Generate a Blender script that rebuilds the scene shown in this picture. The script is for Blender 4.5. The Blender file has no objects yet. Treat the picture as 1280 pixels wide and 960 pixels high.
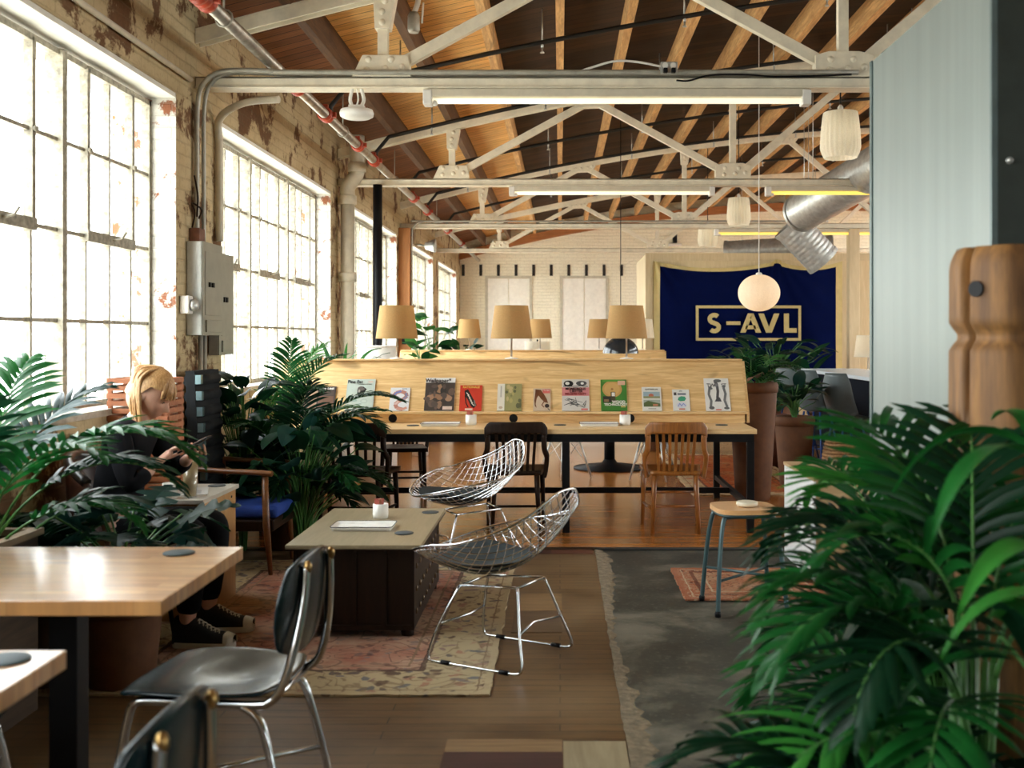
import bpy, math, random
from mathutils import Vector, Matrix
R = math.radians
PI = math.pi
sc = bpy.context.scene
COL = sc.collection
random.seed(7)

# ------------------------------------------------------------------ mesh builder
class MB:
    def __init__(self):
        self.v, self.f, self.m, self.s = [], [], [], []

    def add(self, verts, faces, mi=0, smooth=False):
        b = len(self.v)
        self.v.extend(tuple(p) for p in verts)
        for f in faces:
            self.f.append([i + b for i in f]); self.m.append(mi); self.s.append(smooth)
        return self

    def box(self, x0, y0, z0, x1, y1, z1, mi=0):
        v = [(x0, y0, z0), (x1, y0, z0), (x1, y1, z0), (x0, y1, z0), (x0, y0, z1), (x1, y0, z1), (x1, y1, z1), (x0, y1, z1)]
        return self.add(v, [(0, 3, 2, 1), (4, 5, 6, 7), (0, 1, 5, 4), (1, 2, 6, 5), (2, 3, 7, 6), (3, 0, 4, 7)], mi)

    def cbox(self, c, d, rot=None, mi=0):
        v = []
        for k in range(8):
            p = Vector(((k & 1) - .5, ((k >> 1) & 1) - .5, ((k >> 2) & 1) - .5))
            p = Vector((p.x * d[0], p.y * d[1], p.z * d[2]))
            if rot: p = rot @ p
            v.append(p + Vector(c))
        return self.add(v, [(0, 2, 3, 1), (4, 5, 7, 6), (0, 1, 5, 4), (1, 3, 7, 5), (3, 2, 6, 7), (2, 0, 4, 6)], mi)

    def bar(self, p, q, w, h, up=(0, 0, 1), mi=0):
        p, q = Vector(p), Vector(q)
        t = (q - p).normalized()
        side = t.cross(Vector(up))
        if side.length < 1e-5: side = t.cross(Vector((1, 0, 0)))
        side.normalize(); u = side.cross(t)
        v = []
        for c in (p, q):
            for a, b in ((-1, -1), (1, -1), (1, 1), (-1, 1)):
                v.append(c + side * a * w / 2 + u * b * h / 2)
        return self.add(v, [(0, 3, 2, 1), (4, 5, 6, 7), (0, 1, 5, 4), (1, 2, 6, 5), (2, 3, 7, 6), (3, 0, 4, 7)], mi)

    def tube(self, path, r, n=8, closed=False, mi=0, caps=True, flat=1.0):
        P = [Vector(p) for p in path]
        k = len(P)
        rs = r if isinstance(r, (list, tuple)) else [r] * k
        T = []
        for i in range(k):
            a = P[i - 1] if (i > 0 or closed) else P[0]
            b = P[(i + 1) % k] if (i < k - 1 or closed) else P[-1]
            d = b - a
            T.append(d.normalized() if d.length > 1e-9 else Vector((0, 0, 1)))
        ref = Vector((0, 0, 1)) if abs(T[0].z) < .9 else Vector((1, 0, 0))
        u = T[0].cross(ref).normalized()
        v = []
        for i in range(k):
            if i:
                u = u - T[i] * u.dot(T[i])
                if u.length < 1e-6: u = T[i].orthogonal()
                u.normalize()
            w = T[i].cross(u)
            for j in range(n):
                a = 2 * PI * j / n
                v.append(P[i] + (u * math.cos(a) + w * math.sin(a) * flat) * rs[i])
        f = []
        for i in range(k if closed else k - 1):
            for j in range(n):
                a, b = i * n + j, i * n + (j + 1) % n
                c, d = ((i + 1) % k) * n + (j + 1) % n, ((i + 1) % k) * n + j
                f.append((a, b, c, d))
        self.add(v, f, mi, True)
        if caps and not closed:
            b = len(self.v) - len(v)
            self.f.append([b + j for j in range(n - 1, -1, -1)]); self.m.append(mi); self.s.append(False)
            self.f.append([b + (k - 1) * n + j for j in range(n)]); self.m.append(mi); self.s.append(False)
        return self

    def lathe(self, prof, c=(0, 0, 0), n=24, mi=0, axis='z', smooth=True, caps=True):
        v, f = [], []
        k = len(prof)
        for (r, z) in prof:
            for j in range(n):
                a = 2 * PI * j / n
                x, y = r * math.cos(a), r * math.sin(a)
                p = (x, y, z) if axis == 'z' else ((x, z, y) if axis == 'y' else (z, x, y))
                v.append((p[0] + c[0], p[1] + c[1], p[2] + c[2]))
        for i in range(k - 1):
            for j in range(n):
                q = (i * n + j, i * n + (j + 1) % n, (i + 1) * n + (j + 1) % n, (i + 1) * n + j)
                f.append(q if axis != 'y' else q[::-1])
        self.add(v, f, mi, smooth)
        b = len(self.v) - len(v)
        if caps:
            if prof[0][0] > 1e-6: self.f.append([b + j for j in range(n - 1, -1, -1)]); self.m.append(mi); self.s.append(False)
            if prof[-1][0] > 1e-6: self.f.append([b + (k - 1) * n + j for j in range(n)]); self.m.append(mi); self.s.append(False)
        return self

    def ball(self, c, r, n=12, mi=0, sc_=(1, 1, 1)):
        k = max(4, n // 2)
        prof = [(max(1e-5, math.sin(PI * i / k)), -math.cos(PI * i / k)) for i in range(k + 1)]
        b = len(self.v)
        self.lathe(prof, (0, 0, 0), n, mi, caps=False)
        for i in range(b, len(self.v)):
            x, y, z = self.v[i]
            self.v[i] = (c[0] + x * r * sc_[0], c[1] + y * r * sc_[1], c[2] + z * r * sc_[2])
        return self

    def prism(self, poly, fr, t, mi=0):
        """poly: 2d points; fr=(origin, ax, ay, an); extruded by t along an"""
        o, ax, ay, an = [Vector(q) for q in fr]
        n = len(poly)
        v = [o + ax * p[0] + ay * p[1] for p in poly] + [o + ax * p[0] + ay * p[1] + an * t for p in poly]
        f = [list(range(n))[::-1], list(range(n, 2 * n))] + [(i, (i + 1) % n, n + (i + 1) % n, n + i) for i in range(n)]
        return self.add(v, f, mi)

    def grid(self, fn, nu, nv, mi=0, smooth=True, thick=0, mif=None):
        """fn(u,v)->point, u,v in 0..1"""
        v = [fn(i / nu, j / nv) for j in range(nv + 1) for i in range(nu + 1)]
        b = len(self.v)
        self.v.extend(tuple(p) for p in v)
        for j in range(nv):
            for i in range(nu):
                a = b + j * (nu + 1) + i
                self.f.append([a, a + 1, a + nu + 2, a + nu + 1])
                self.m.append(mif((i + .5) / nu, (j + .5) / nv) if mif else mi); self.s.append(smooth)
        return self

    def build(self, name, mat, parent=None, bevel=0, solid=0, sub=0, segs=2):
        me = bpy.data.meshes.new(name)
        me.from_pydata(self.v, [], self.f)
        for q in (mat if isinstance(mat, (list, tuple)) else [mat]): me.materials.append(q)
        me.polygons.foreach_set('material_index', self.m)
        me.polygons.foreach_set('use_smooth', self.s)
        me.update()
        o = bpy.data.objects.new(name, me)
        COL.objects.link(o)
        if parent: o.parent = parent
        if solid:
            md = o.modifiers.new('Solid', 'SOLIDIFY'); md.thickness = solid; md.offset = 0
        if bevel:
            md = o.modifiers.new('Bevel', 'BEVEL'); md.width = bevel; md.segments = segs; md.limit_method = 'ANGLE'; md.angle_limit = R(40)
        if sub:
            md = o.modifiers.new('Sub', 'SUBSURF'); md.levels = sub; md.render_levels = sub
        return o

def crom(pts, n=8, closed=False):
    P = [Vector(p) for p in pts]
    k = len(P); out = []
    for i in range(k if closed else k - 1):
        p0 = P[(i - 1) % k] if (i > 0 or closed) else P[0]
        p1, p2 = P[i], P[(i + 1) % k]
        p3 = P[(i + 2) % k] if (i + 2 < k or closed) else P[-1]
        for j in range(n):
            t = j / n
            out.append(.5 * ((2 * p1) + (p2 - p0) * t + (2 * p0 - 5 * p1 + 4 * p2 - p3) * t * t + (3 * p1 - p0 - 3 * p2 + p3) * t ** 3))
    if not closed: out.append(P[-1])
    return out

def tag(o, label=None, cat=None, group=None, kind=None):
    if label: o['label'] = label
    if cat: o['category'] = cat
    if group: o['group'] = group
    if kind: o['kind'] = kind
    return o

def thing(name, label, cat, loc=(0, 0, 0), rz=0, group=None):
    o = bpy.data.objects.new(name, None)
    o.empty_display_size = .1
    COL.objects.link(o)
    o.location = loc; o.rotation_euler = (0, 0, rz)
    return tag(o, label, cat, group)

def kids(o): return [c for c in COL.objects if c.parent == o]

def dup(o, loc=None, rz=None, label=None, group=None, parent=None):
    c = o.copy(); COL.objects.link(c)
    c.parent = parent
    if loc is not None: c.location = loc
    if rz is not None: c.rotation_euler = (0, 0, rz)
    if label: c['label'] = label
    if group: c['group'] = group
    for ch in kids(o): dup(ch, parent=c)
    return c

def struct(mb, name, mat, parent=None, **k):
    o = mb.build(name, mat, parent, **k)
    if parent is None: o['kind'] = 'structure'
    return o

# ------------------------------------------------------------------ materials
def nodes(m):
    m.use_nodes = True
    nt = m.node_tree
    return nt, nt.nodes, nt.links, nt.nodes['Principled BSDF']

def rgb(c): return (c[0], c[1], c[2], 1)

def N(nt, typ, **kw):
    n = nt.nodes.new(typ)
    for k, v in kw.items():
        if k in n.inputs: n.inputs[k].default_value = v
        else: setattr(n, k, v)
    return n

def mixc(nt, fac, a, b, mode='MIX'):
    n = nt.nodes.new('ShaderNodeMix'); n.data_type = 'RGBA'; n.blend_type = mode
    for idx, val in ((0, fac), (6, a), (7, b)):
        if hasattr(val, 'is_linked') or hasattr(val, 'links'): nt.links.new(val, n.inputs[idx])
        else: n.inputs[idx].default_value = val if idx == 0 else rgb(val)
    return n.outputs[2]

def ramp(nt, fac, stops, interp='LINEAR'):
    n = nt.nodes.new('ShaderNodeValToRGB'); n.color_ramp.interpolation = interp
    e = n.color_ramp.elements
    while len(e) < len(stops): e.new(.5)
    for i, (p, c) in enumerate(stops):
        e[i].position = p; e[i].color = rgb(c) if isinstance(c, (tuple, list)) else (c, c, c, 1)
    nt.links.new(fac, n.inputs[0])
    return n.outputs[0]

def math_(nt, op, a, b=None, c=None):
    n = nt.nodes.new('ShaderNodeMath'); n.operation = op
    for i, val in enumerate((a, b, c)):
        if val is None: continue
        if hasattr(val, 'links'): nt.links.new(val, n.inputs[i])
        else: n.inputs[i].default_value = val
    return n.outputs[0]

def coords(nt, scale=(1, 1, 1), swz=None, loc=(0, 0, 0), src='Object'):
    tc = nt.nodes.new('ShaderNodeTexCoord')
    out = tc.outputs[src]
    if swz:
        s = nt.nodes.new('ShaderNodeSeparateXYZ'); nt.links.new(out, s.inputs[0])
        c = nt.nodes.new('ShaderNodeCombineXYZ')
        for i, a in enumerate(swz):
            if a in 'xyz': nt.links.new(s.outputs['xyz'.index(a)], c.inputs[i])
        out = c.outputs[0]
    mp = nt.nodes.new('ShaderNodeMapping')
    mp.inputs['Scale'].default_value = scale; mp.inputs['Location'].default_value = loc
    nt.links.new(out, mp.inputs[0])
    return mp.outputs[0]

def noise(nt, vec, scale, detail=4, rough=.6, dist=0):
    n = N(nt, 'ShaderNodeTexNoise', Scale=scale, Detail=detail, Roughness=rough, Distortion=dist)
    nt.links.new(vec, n.inputs['Vector'])
    return n.outputs['Fac']

def bump(nt, bs, h, strength=.3, dist=.01):
    b = N(nt, 'ShaderNodeBump', Strength=strength, Distance=dist)
    nt.links.new(h, b.inputs['Height']); nt.links.new(b.outputs[0], bs.inputs['Normal'])

_MC = {}
def mat(name, col, rough=.5, metal=0, var=.12, vs=12, bmp=0, bs_=60, coat=0, spec=None, col2=None, emit=0):
    if name in _MC: return _MC[name]
    m = bpy.data.materials.new(name); _MC[name] = m
    nt, nd, lk, b = nodes(m)
    vec = coords(nt)
    c2 = col2 or tuple(max(0, q * (1 - 2 * var)) for q in col)
    nz = noise(nt, vec, vs)
    lk.new(ramp(nt, nz, [(.3, c2), (.65, col)]), b.inputs['Base Color'])
    b.inputs['Roughness'].default_value = rough; b.inputs['Metallic'].default_value = metal
    if coat: b.inputs['Coat Weight'].default_value = coat
    if spec is not None: b.inputs['Specular IOR Level'].default_value = spec
    if bmp: bump(nt, b, noise(nt, vec, bs_), bmp, .004)
    if emit:
        b.inputs['Emission Color'].default_value = rgb(col); b.inputs['Emission Strength'].default_value = emit
    return m

def wood(name, c1, c2, axis='x', scale=1, rough=.45, knots=True, planks=0, coat=0):
    dull = max(c1) < .05
    """grain runs along axis"""
    if name in _MC: return _MC[name]
    m = bpy.data.materials.new(name); _MC[name] = m
    nt, nd, lk, b = nodes(m)
    st = {'x': (1.2, 14, 14), 'y': (14, 1.2, 14), 'z': (14, 14, 1.2)}[axis]
    vec = coords(nt, tuple(s * scale for s in st))
    n1 = noise(nt, vec, 2.0, 6, .65, .6)
    n2 = noise(nt, vec, 9.0, 3, .5)
    a = math_(nt, 'ADD', math_(nt, 'MULTIPLY', n1, .75), math_(nt, 'MULTIPLY', n2, .25))
    c = ramp(nt, a, [(.33, c2), (.5, tuple((x + y) / 2 for x, y in zip(c1, c2))), (.62, c1)])
    if knots:
        kv = coords(nt, tuple((2.2 if s > 5 else .5) * scale for s in st))
        k = noise(nt, kv, 2.2, 2, .5, 1.5)
        c = mixc(nt, ramp(nt, k, [(.66, 0), (.74, .6)]), c, tuple(q * .35 for q in c2))
    lk.new(c, b.inputs['Base Color'])
    b.inputs['Roughness'].default_value = rough
    if dull: b.inputs['Specular IOR Level'].default_value = .18
    if coat: b.inputs['Coat Weight'].default_value = coat; b.inputs['Coat Roughness'].default_value = .32
    bump(nt, b, a, .12, .003)
    return m

def planks(name, c1, c2, cm, width, length, swz, rough=.4, worn=None, coat=0, sz=.003):
    m = bpy.data.materials.new(name); _MC[name] = m
    nt, nd, lk, b = nodes(m)
    v = coords(nt, (1, 1, 1), swz)
    br = N(nt, 'ShaderNodeTexBrick', Scale=1.0, **{'Mortar Size': sz, 'Mortar Smooth': .2, 'Brick Width': length, 'Row Height': width, 'Bias': 0.0})
    br.inputs['Color1'].default_value = rgb(c1); br.inputs['Color2'].default_value = rgb(c2); br.inputs['Mortar'].default_value = rgb(cm)
    lk.new(v, br.inputs['Vector'])
    g = coords(nt, (1.5, 22, 1), swz)
    gn = noise(nt, g, 2.2, 6, .7, .4)
    c = mixc(nt, 1.0, br.outputs['Color'], ramp(nt, gn, [(.3, .55), (.7, 1.25)]), 'MULTIPLY')
    big = noise(nt, v, 1.1, 5, .65)
    if worn:
        c = mixc(nt, ramp(nt, big, [(.42, 0), (.68, .75)]), c, worn)
    lk.new(c, b.inputs['Base Color'])
    rr = nt.nodes.new('ShaderNodeMapRange'); rr.inputs[3].default_value = rough * .75; rr.inputs[4].default_value = rough * 1.35
    lk.new(big, rr.inputs[0]); lk.new(rr.outputs[0], b.inputs['Roughness'])
    if coat: b.inputs['Coat Weight'].default_value = coat; b.inputs['Coat Roughness'].default_value = .2
    h = math_(nt, 'ADD', math_(nt, 'MULTIPLY', br.outputs['Fac'], -1.0), math_(nt, 'MULTIPLY', gn, .25))
    bump(nt, b, h, .35, .004)
    return m

def brick(name, paint, paint2, under, swz, peel=.62, rough=.8, bw=.21, rh=.075, strength=.7, peelscale=3.0):
    m = bpy.data.materials.new(name); _MC[name] = m
    nt, nd, lk, b = nodes(m)
    v0 = coords(nt, (1, 1, 1), swz)
    dn = N(nt, 'ShaderNodeTexNoise', Scale=9.0, Detail=3.0); lk.new(v0, dn.inputs['Vector'])
    off = nt.nodes.new('ShaderNodeVectorMath'); off.operation = 'MULTIPLY_ADD'
    lk.new(dn.outputs['Color'], off.inputs[0]); off.inputs[1].default_value = (.018, .018, 0); lk.new(v0, off.inputs[2])
    br = N(nt, 'ShaderNodeTexBrick', Scale=1.0, **{'Mortar Size': .007, 'Mortar Smooth': .3, 'Brick Width': bw, 'Row Height': rh})
    lk.new(off.outputs[0], br.inputs['Vector'])
    n1 = noise(nt, v0, peelscale, 8, .7, .3); n2 = noise(nt, v0, 26, 5, .7); n3 = noise(nt, v0, 1.3, 4, .6)
    p = mixc(nt, ramp(nt, n3, [(.35, 0), (.65, 1)]), paint, paint2)
    p = mixc(nt, ramp(nt, n2, [(.3, .35), (.5, 0)]), p, tuple(q * .55 for q in paint2))
    u = mixc(nt, n2, under, tuple(q * .45 for q in under))
    c = mixc(nt, ramp(nt, n1, [(peel, 0), (peel + .04, 1)]), p, u)
    c = mixc(nt, math_(nt, 'MULTIPLY', br.outputs['Fac'], .18), c, tuple(q * .45 for q in paint2))
    lk.new(c, b.inputs['Base Color']); b.inputs['Roughness'].default_value = rough
    b.inputs['Specular IOR Level'].default_value = .2
    h = math_(nt, 'ADD', math_(nt, 'MULTIPLY', br.outputs['Fac'], -1.2), math_(nt, 'MULTIPLY', math_(nt, 'ADD', n2, n1), .7))
    bump(nt, b, h, strength, .012)
    return m

def leafmat(name, c1, c2, trans=.32, rough=.42):
    m = bpy.data.materials.new(name); _MC[name] = m
    nt, nd, lk, b = nodes(m)
    v = coords(nt)
    c = ramp(nt, noise(nt, v, 3.5, 4), [(.3, c2), (.68, c1)])
    lk.new(c, b.inputs['Base Color']); b.inputs['Roughness'].default_value = rough; b.inputs['Specular IOR Level'].default_value = .24
    tr = nt.nodes.new('ShaderNodeBsdfTranslucent'); lk.new(c, tr.inputs[0])
    mx = nt.nodes.new('ShaderNodeMixShader'); mx.inputs[0].default_value = trans
    lk.new(b.outputs[0], mx.inputs[1]); lk.new(tr.outputs[0], mx.inputs[2])
    lk.new(mx.outputs[0], nd['Material Output'].inputs[0])
    return m

def glassmat(name, refl=.08, tint=(.95, .98, 1)):
    m = bpy.data.materials.new(name); _MC[name] = m
    nt, nd, lk, b = nodes(m)
    t = nt.nodes.new('ShaderNodeBsdfTransparent'); t.inputs[0].default_value = rgb(tint)
    g = nt.nodes.new('ShaderNodeBsdfGlossy'); g.inputs['Roughness'].default_value = .05
    mx = nt.nodes.new('ShaderNodeMixShader'); mx.inputs[0].default_value = refl
    lk.new(t.outputs[0], mx.inputs[1]); lk.new(g.outputs[0], mx.inputs[2]); lk.new(mx.outputs[0], nd['Material Output'].inputs[0])
    return m

def shademat(name, col, trans=.5, emit=0):
    m = bpy.data.materials.new(name); _MC[name] = m
    nt, nd, lk, b = nodes(m)
    v = coords(nt, (60, 60, 60)); c = ramp(nt, noise(nt, v, 3, 3), [(.3, tuple(q * .8 for q in col)), (.7, col)])
    lk.new(c, b.inputs['Base Color']); b.inputs['Roughness'].default_value = .85
    tr = nt.nodes.new('ShaderNodeBsdfTranslucent'); lk.new(c, tr.inputs[0])
    mx = nt.nodes.new('ShaderNodeMixShader'); mx.inputs[0].default_value = trans
    lk.new(b.outputs[0], mx.inputs[1]); lk.new(tr.outputs[0], mx.inputs[2]); lk.new(mx.outputs[0], nd['Material Output'].inputs[0])
    if emit: b.inputs['Emission Color'].default_value = rgb(col); b.inputs['Emission Strength'].default_value = emit
    return m

def flat(col, rough=.5):
    return mat('ink_%02x%02x%02x' % tuple(int(255 * max(0, min(1, c))) for c in col), col, rough, var=.04)

M_truss = mat('cream_painted_steel', (.88, .81, .64), .5, var=.1, vs=9, bmp=.08)
M_white = mat('white_enamel', (.80, .78, .72), .4, var=.04)
M_black = mat('black_powder_coat', (.005, .005, .006), .5, var=.2, spec=.2)
M_blackpl = mat('black_teal_plastic', (.004, .018, .024), .24, var=.2, coat=.1)
M_chrome = mat('chrome', (.72, .74, .75), .12, 1.0, var=.05)
M_galv = mat('galvanised_steel', (.62, .63, .60), .42, .65, var=.15, vs=14)
M_grey = mat('grey_conduit', (.46, .44, .37), .45, .2, var=.15)
M_cream = mat('cream_paint', (.66, .60, .47), .5, var=.08)
M_red = mat('red_coupling', (.45, .06, .025), .45, var=.2)
M_pipe = mat('dull_steel_pipe', (.42, .38, .32), .35, .7, var=.2)
M_blackpipe = mat('black_iron_pipe', (.015, .014, .012), .5, var=.2)
M_birch = wood('birch_plywood', (.82, .58, .28), (.58, .34, .13), 'x', 1, .42)
M_birch2 = wood('birch_edge', (.82, .60, .31), (.62, .39, .17), 'x', 2, .4, False)
M_maple = wood('butcher_block', (.70, .40, .18), (.55, .28, .105), 'x', 1.2, .3, False, coat=.9)
M_staves = planks('butcher_block_staves', (.74, .41, .16), (.56, .27, .09), (.42, .20, .07), .042, .34, 'xy', .3, coat=.9, sz=.0006)
M_golden = wood('golden_oak', (.36, .13, .022), (.17, .055, .009), 'z', 1.2, .32, False, coat=.3)
M_dark = wood('dark_stained_wood', (.026, .012, .006), (.010, .005, .003), 'z', 1.2, .4, False)
M_walnut = wood('walnut_veneer', (.022, .0105, .0055), (.011, .0055, .003), 'z', 1, .45, False)
M_beamd = wood('old_dark_joist', (.15, .072, .026), (.07, .032, .012), 'y', 1, .75)
M_beamw = wood('rough_sawn_joist', (.74, .45, .18), (.40, .205, .07), 'y', 1, .75)
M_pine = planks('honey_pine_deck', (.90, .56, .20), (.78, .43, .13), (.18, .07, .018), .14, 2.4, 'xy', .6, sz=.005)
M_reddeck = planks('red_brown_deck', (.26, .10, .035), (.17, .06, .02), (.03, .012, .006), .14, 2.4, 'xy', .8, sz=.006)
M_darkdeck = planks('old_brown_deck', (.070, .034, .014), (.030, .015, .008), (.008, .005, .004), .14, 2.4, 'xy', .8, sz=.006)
M_floor1 = planks('worn_floor_boards', (.165, .092, .036), (.112, .058, .021), (.022, .012, .007), .075, 1.3, 'xy', .42, worn=(.23, .15, .075))
M_floor2 = planks('varnished_floor_boards', (.58, .225, .05), (.40, .14, .028), (.05, .016, .005), .065, 1.7, 'xy', .2, coat=.4)
M_wallL = brick('cream_worn_brick', (.60, .48, .285), (.47, .36, .20), (.20, .10, .045), 'yz', .53, peelscale=2.0)
M_jamb = brick('white_peeling_brick', (.66, .64, .58), (.54, .51, .44), (.34, .125, .06), 'xz', .545, peelscale=5)
M_soffit = mat('white_lintel_paint', (.78, .76, .68), .7, var=.08, vs=6, bmp=.3)
M_wallB = brick('white_painted_brick', (.92, .88, .70), (.85, .80, .61), (.42, .32, .2), 'xz', .74, peelscale=2)
M_steelwin = mat('weathered_window_steel', (.40, .36, .27), .6, var=.3, vs=30)
M_glass = glassmat('window_glass')
M_leafD = leafmat('deep_green_leaf', (.007, .046, .017), (.0025, .018, .008))
M_leafM = leafmat('green_leaf', (.016, .095, .022), (.006, .040, .013))
M_leafL = leafmat('fresh_green_leaf', (.055, .20, .035), (.022, .10, .022), .35)
M_leafB = leafmat('blue_green_leaf', (.012, .050, .038), (.005, .022, .018), .2, .3)
M_stem = mat('green_cane', (.09, .26, .06), .4, var=.2)
M_terra = mat('terracotta', (.115, .040, .010), .85, var=.15, bmp=.1)
M_soil = mat('potting_soil', (.02, .013, .008), .95, var=.3, bmp=.6, bs_=40)
M_tube = mat('fluorescent_tube', (1.0, .93, .72), .4, var=0, emit=.22)
M_tubeY = mat('warm_fluorescent_tube', (1.0, .70, .14), .4, var=0, emit=.3)
M_linen = shademat('tan_linen_shade', (.64, .43, .18), .45)
M_creamsh = shademat('cream_paper_shade', (.92, .87, .73), .45)
M_rubber = mat('grey_rubber', (.055, .065, .068), .7, var=.1)
# ================================================================== CAMERA
F = 1350.0
cam = bpy.data.cameras.new('camera'); camo = bpy.data.objects.new('camera', cam); COL.objects.link(camo)
camo.location = (0, 0, 1.45); camo.rotation_euler = (PI / 2, 0, 0)
cam.sensor_width = 36; cam.lens = 36 * F / 1280
cam.shift_x = -60 / 1280; cam.shift_y = -58 / 1280
cam.dof.use_dof = True; cam.dof.focus_distance = 8.2; cam.dof.aperture_fstop = 3.2
cam.clip_end = 300
sc.camera = camo

# ================================================================== ROOM
XW, XG, XO = -2.4, -2.58, -2.80          # wall face, glass plane, outer face
YB, YF, XR = 25.9, -6.0, 15.0
ZS, ZH = 1.04, 2.98                       # sill, window head
def zc(x): return 4.62 - .0157 * (x - 6.3) ** 2      # top chord centre line
bays = [(-6.0 + .0, -2.35)] + [(-1.45 + 4.55 * k, 2.2 + 4.55 * k) for k in range(6)]

f = MB(); f.box(XO, YF, -.1, .24, 7.42, 0); struct(f, 'floor', M_floor1)
f = MB(); f.box(XO, 7.42, -.1, XR, YB + .2, 0); struct(f, 'floor_varnished', M_floor2)
m = bpy.data.materials.new('stained_concrete'); nt, nd, lk, b = nodes(m)
v = coords(nt); n1 = noise(nt, v, 1.5, 8, .62, .3); n2 = noise(nt, v, 40, 5, .7)
c = ramp(nt, n1, [(.36, (.019, .020, .014)), (.5, (.046, .046, .034)), (.6, (.145, .135, .10)), (.74, (.20, .185, .14))])
c = mixc(nt, ramp(nt, n2, [(.55, 0), (.75, .5)]), c, (.22, .20, .16))
lk.new(c, b.inputs['Base Color']); b.inputs['Roughness'].default_value = .55
bump(nt, b, math_(nt, 'ADD', n1, math_(nt, 'MULTIPLY', n2, .3)), .3, .01)
M_conc = m
f = MB(); f.box(.24, YF, -.1, XR, 7.42, -.006); struct(f, 'floor_concrete', M_conc)
# ragged mortar strip where boards meet concrete
f = MB(); random.seed(3)
L, Rr = [], []
y = 2.4
while y < 7.43:
    L.append((.235 + random.uniform(-.006, .006), y)); Rr.append((.30 + .03 * math.sin(y * 2.1) + random.uniform(-.018, .022), y)); y += .05
poly = L + Rr[::-1]
v = [(a, c_, .004) for a, c_ in L] + [(a, c_, -.004) for a, c_ in Rr]
k = len(L)
f.add(v, [(i, k + i, k + i + 1, i + 1) for i in range(k - 1)])
struct(f, 'trim_1', mat('sandy_mortar', (.26, .20, .12), .9, var=.25, vs=30, bmp=.8, bs_=90))
f = MB(); f.box(XW, 7.36, -.02, .24, 7.45, .006); struct(f, 'trim_2', M_dark)
f = MB(); f.box(.24, 7.38, -.02, 4, 7.45, .004); struct(f, 'trim_3', mat('dark_threshold', (.02, .018, .014), .7))
def patch(name, x0, y0, x1, y1, mt, h=.004):
    f = MB(); f.box(x0, y0, -.02, x1, y1, h); struct(f, name, mt)
pl_l = wood('floor_patch_light', (.30, .185, .085), (.20, .115, .05), 'x', 1, .5, False)
pl_m = wood('floor_patch_mid', (.13, .078, .038), (.09, .05, .026), 'x', 1, .5, False)
pl_r = wood('floor_patch_maroon', (.075, .026, .022), (.045, .015, .013), 'x', 1, .45, False)
pl_c = wood('floor_patch_cream', (.37, .30, .18), (.28, .22, .125), 'y', .8, .55, False)
patch('floor_patch', -.24, 5.30, .01, 5.72, pl_m); patch('floor_patch', -.22, 5.72, .01, 6.10, pl_l, .0045)
patch('floor_patch', -.405, 3.77, .008, 3.89, pl_l); patch('floor_patch', -.405, 3.61, .008, 3.77, pl_r); patch('floor_patch', -.405, 3.3, .008, 3.61, pl_l)
patch('floor_patch', .012, 3.3, .235, 3.87, pl_c)
patch('floor_patch', -.3, 7.24, -.06, 7.36, pl_r); patch('floor_patch', -.06, 7.24, .22, 7.36, wood('floor_patch_red', (.14, .05, .03), (.09, .03, .02), 'x', 1, .45, False))

# ---- left wall with its window openings
w = MB()
ztop = zc(XW) + .22
edges = []
y = YF
cuts = [(a, b_) for a, b_ in bays]
w.box(XO, YF, 0, XW, YB, ZS)                                   # below the sills
w.box(XO, YF, ZH, XW, YB, ztop + .05)                          # lintel course
yy = YF
for a, b_ in cuts + [(YB, YB)]:
    if a > yy + .01:
        bse = len(w.f)
        w.box(XO, yy, ZS, XW, a, ZH)
        w.m[bse + 2] = 1; w.m[bse + 4] = 1                      # reveals facing -Y / +Y
    yy = b_
struct(w, 'wall_left', [M_wallL, M_jamb])
# lintel soffits and sills are painted white
for i, (a, b_) in enumerate(cuts):
    t = MB(); t.box(XO + .02, a, ZH - .03, XW - .004, b_, ZH - .001); t.box(XO + .02, a + .0, ZH - .055, XG - .03, b_, ZH - .03)
    struct(t, 'trim_%d' % (10 + i), M_soffit)
    t = MB(); t.box(XG - .02, a, ZS, XW + .03, b_, ZS + .035)
    struct(t, 'trim_%d' % (20 + i), mat('sill_paint', (.55, .50, .40), .7, var=.2, bmp=.3))

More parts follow.
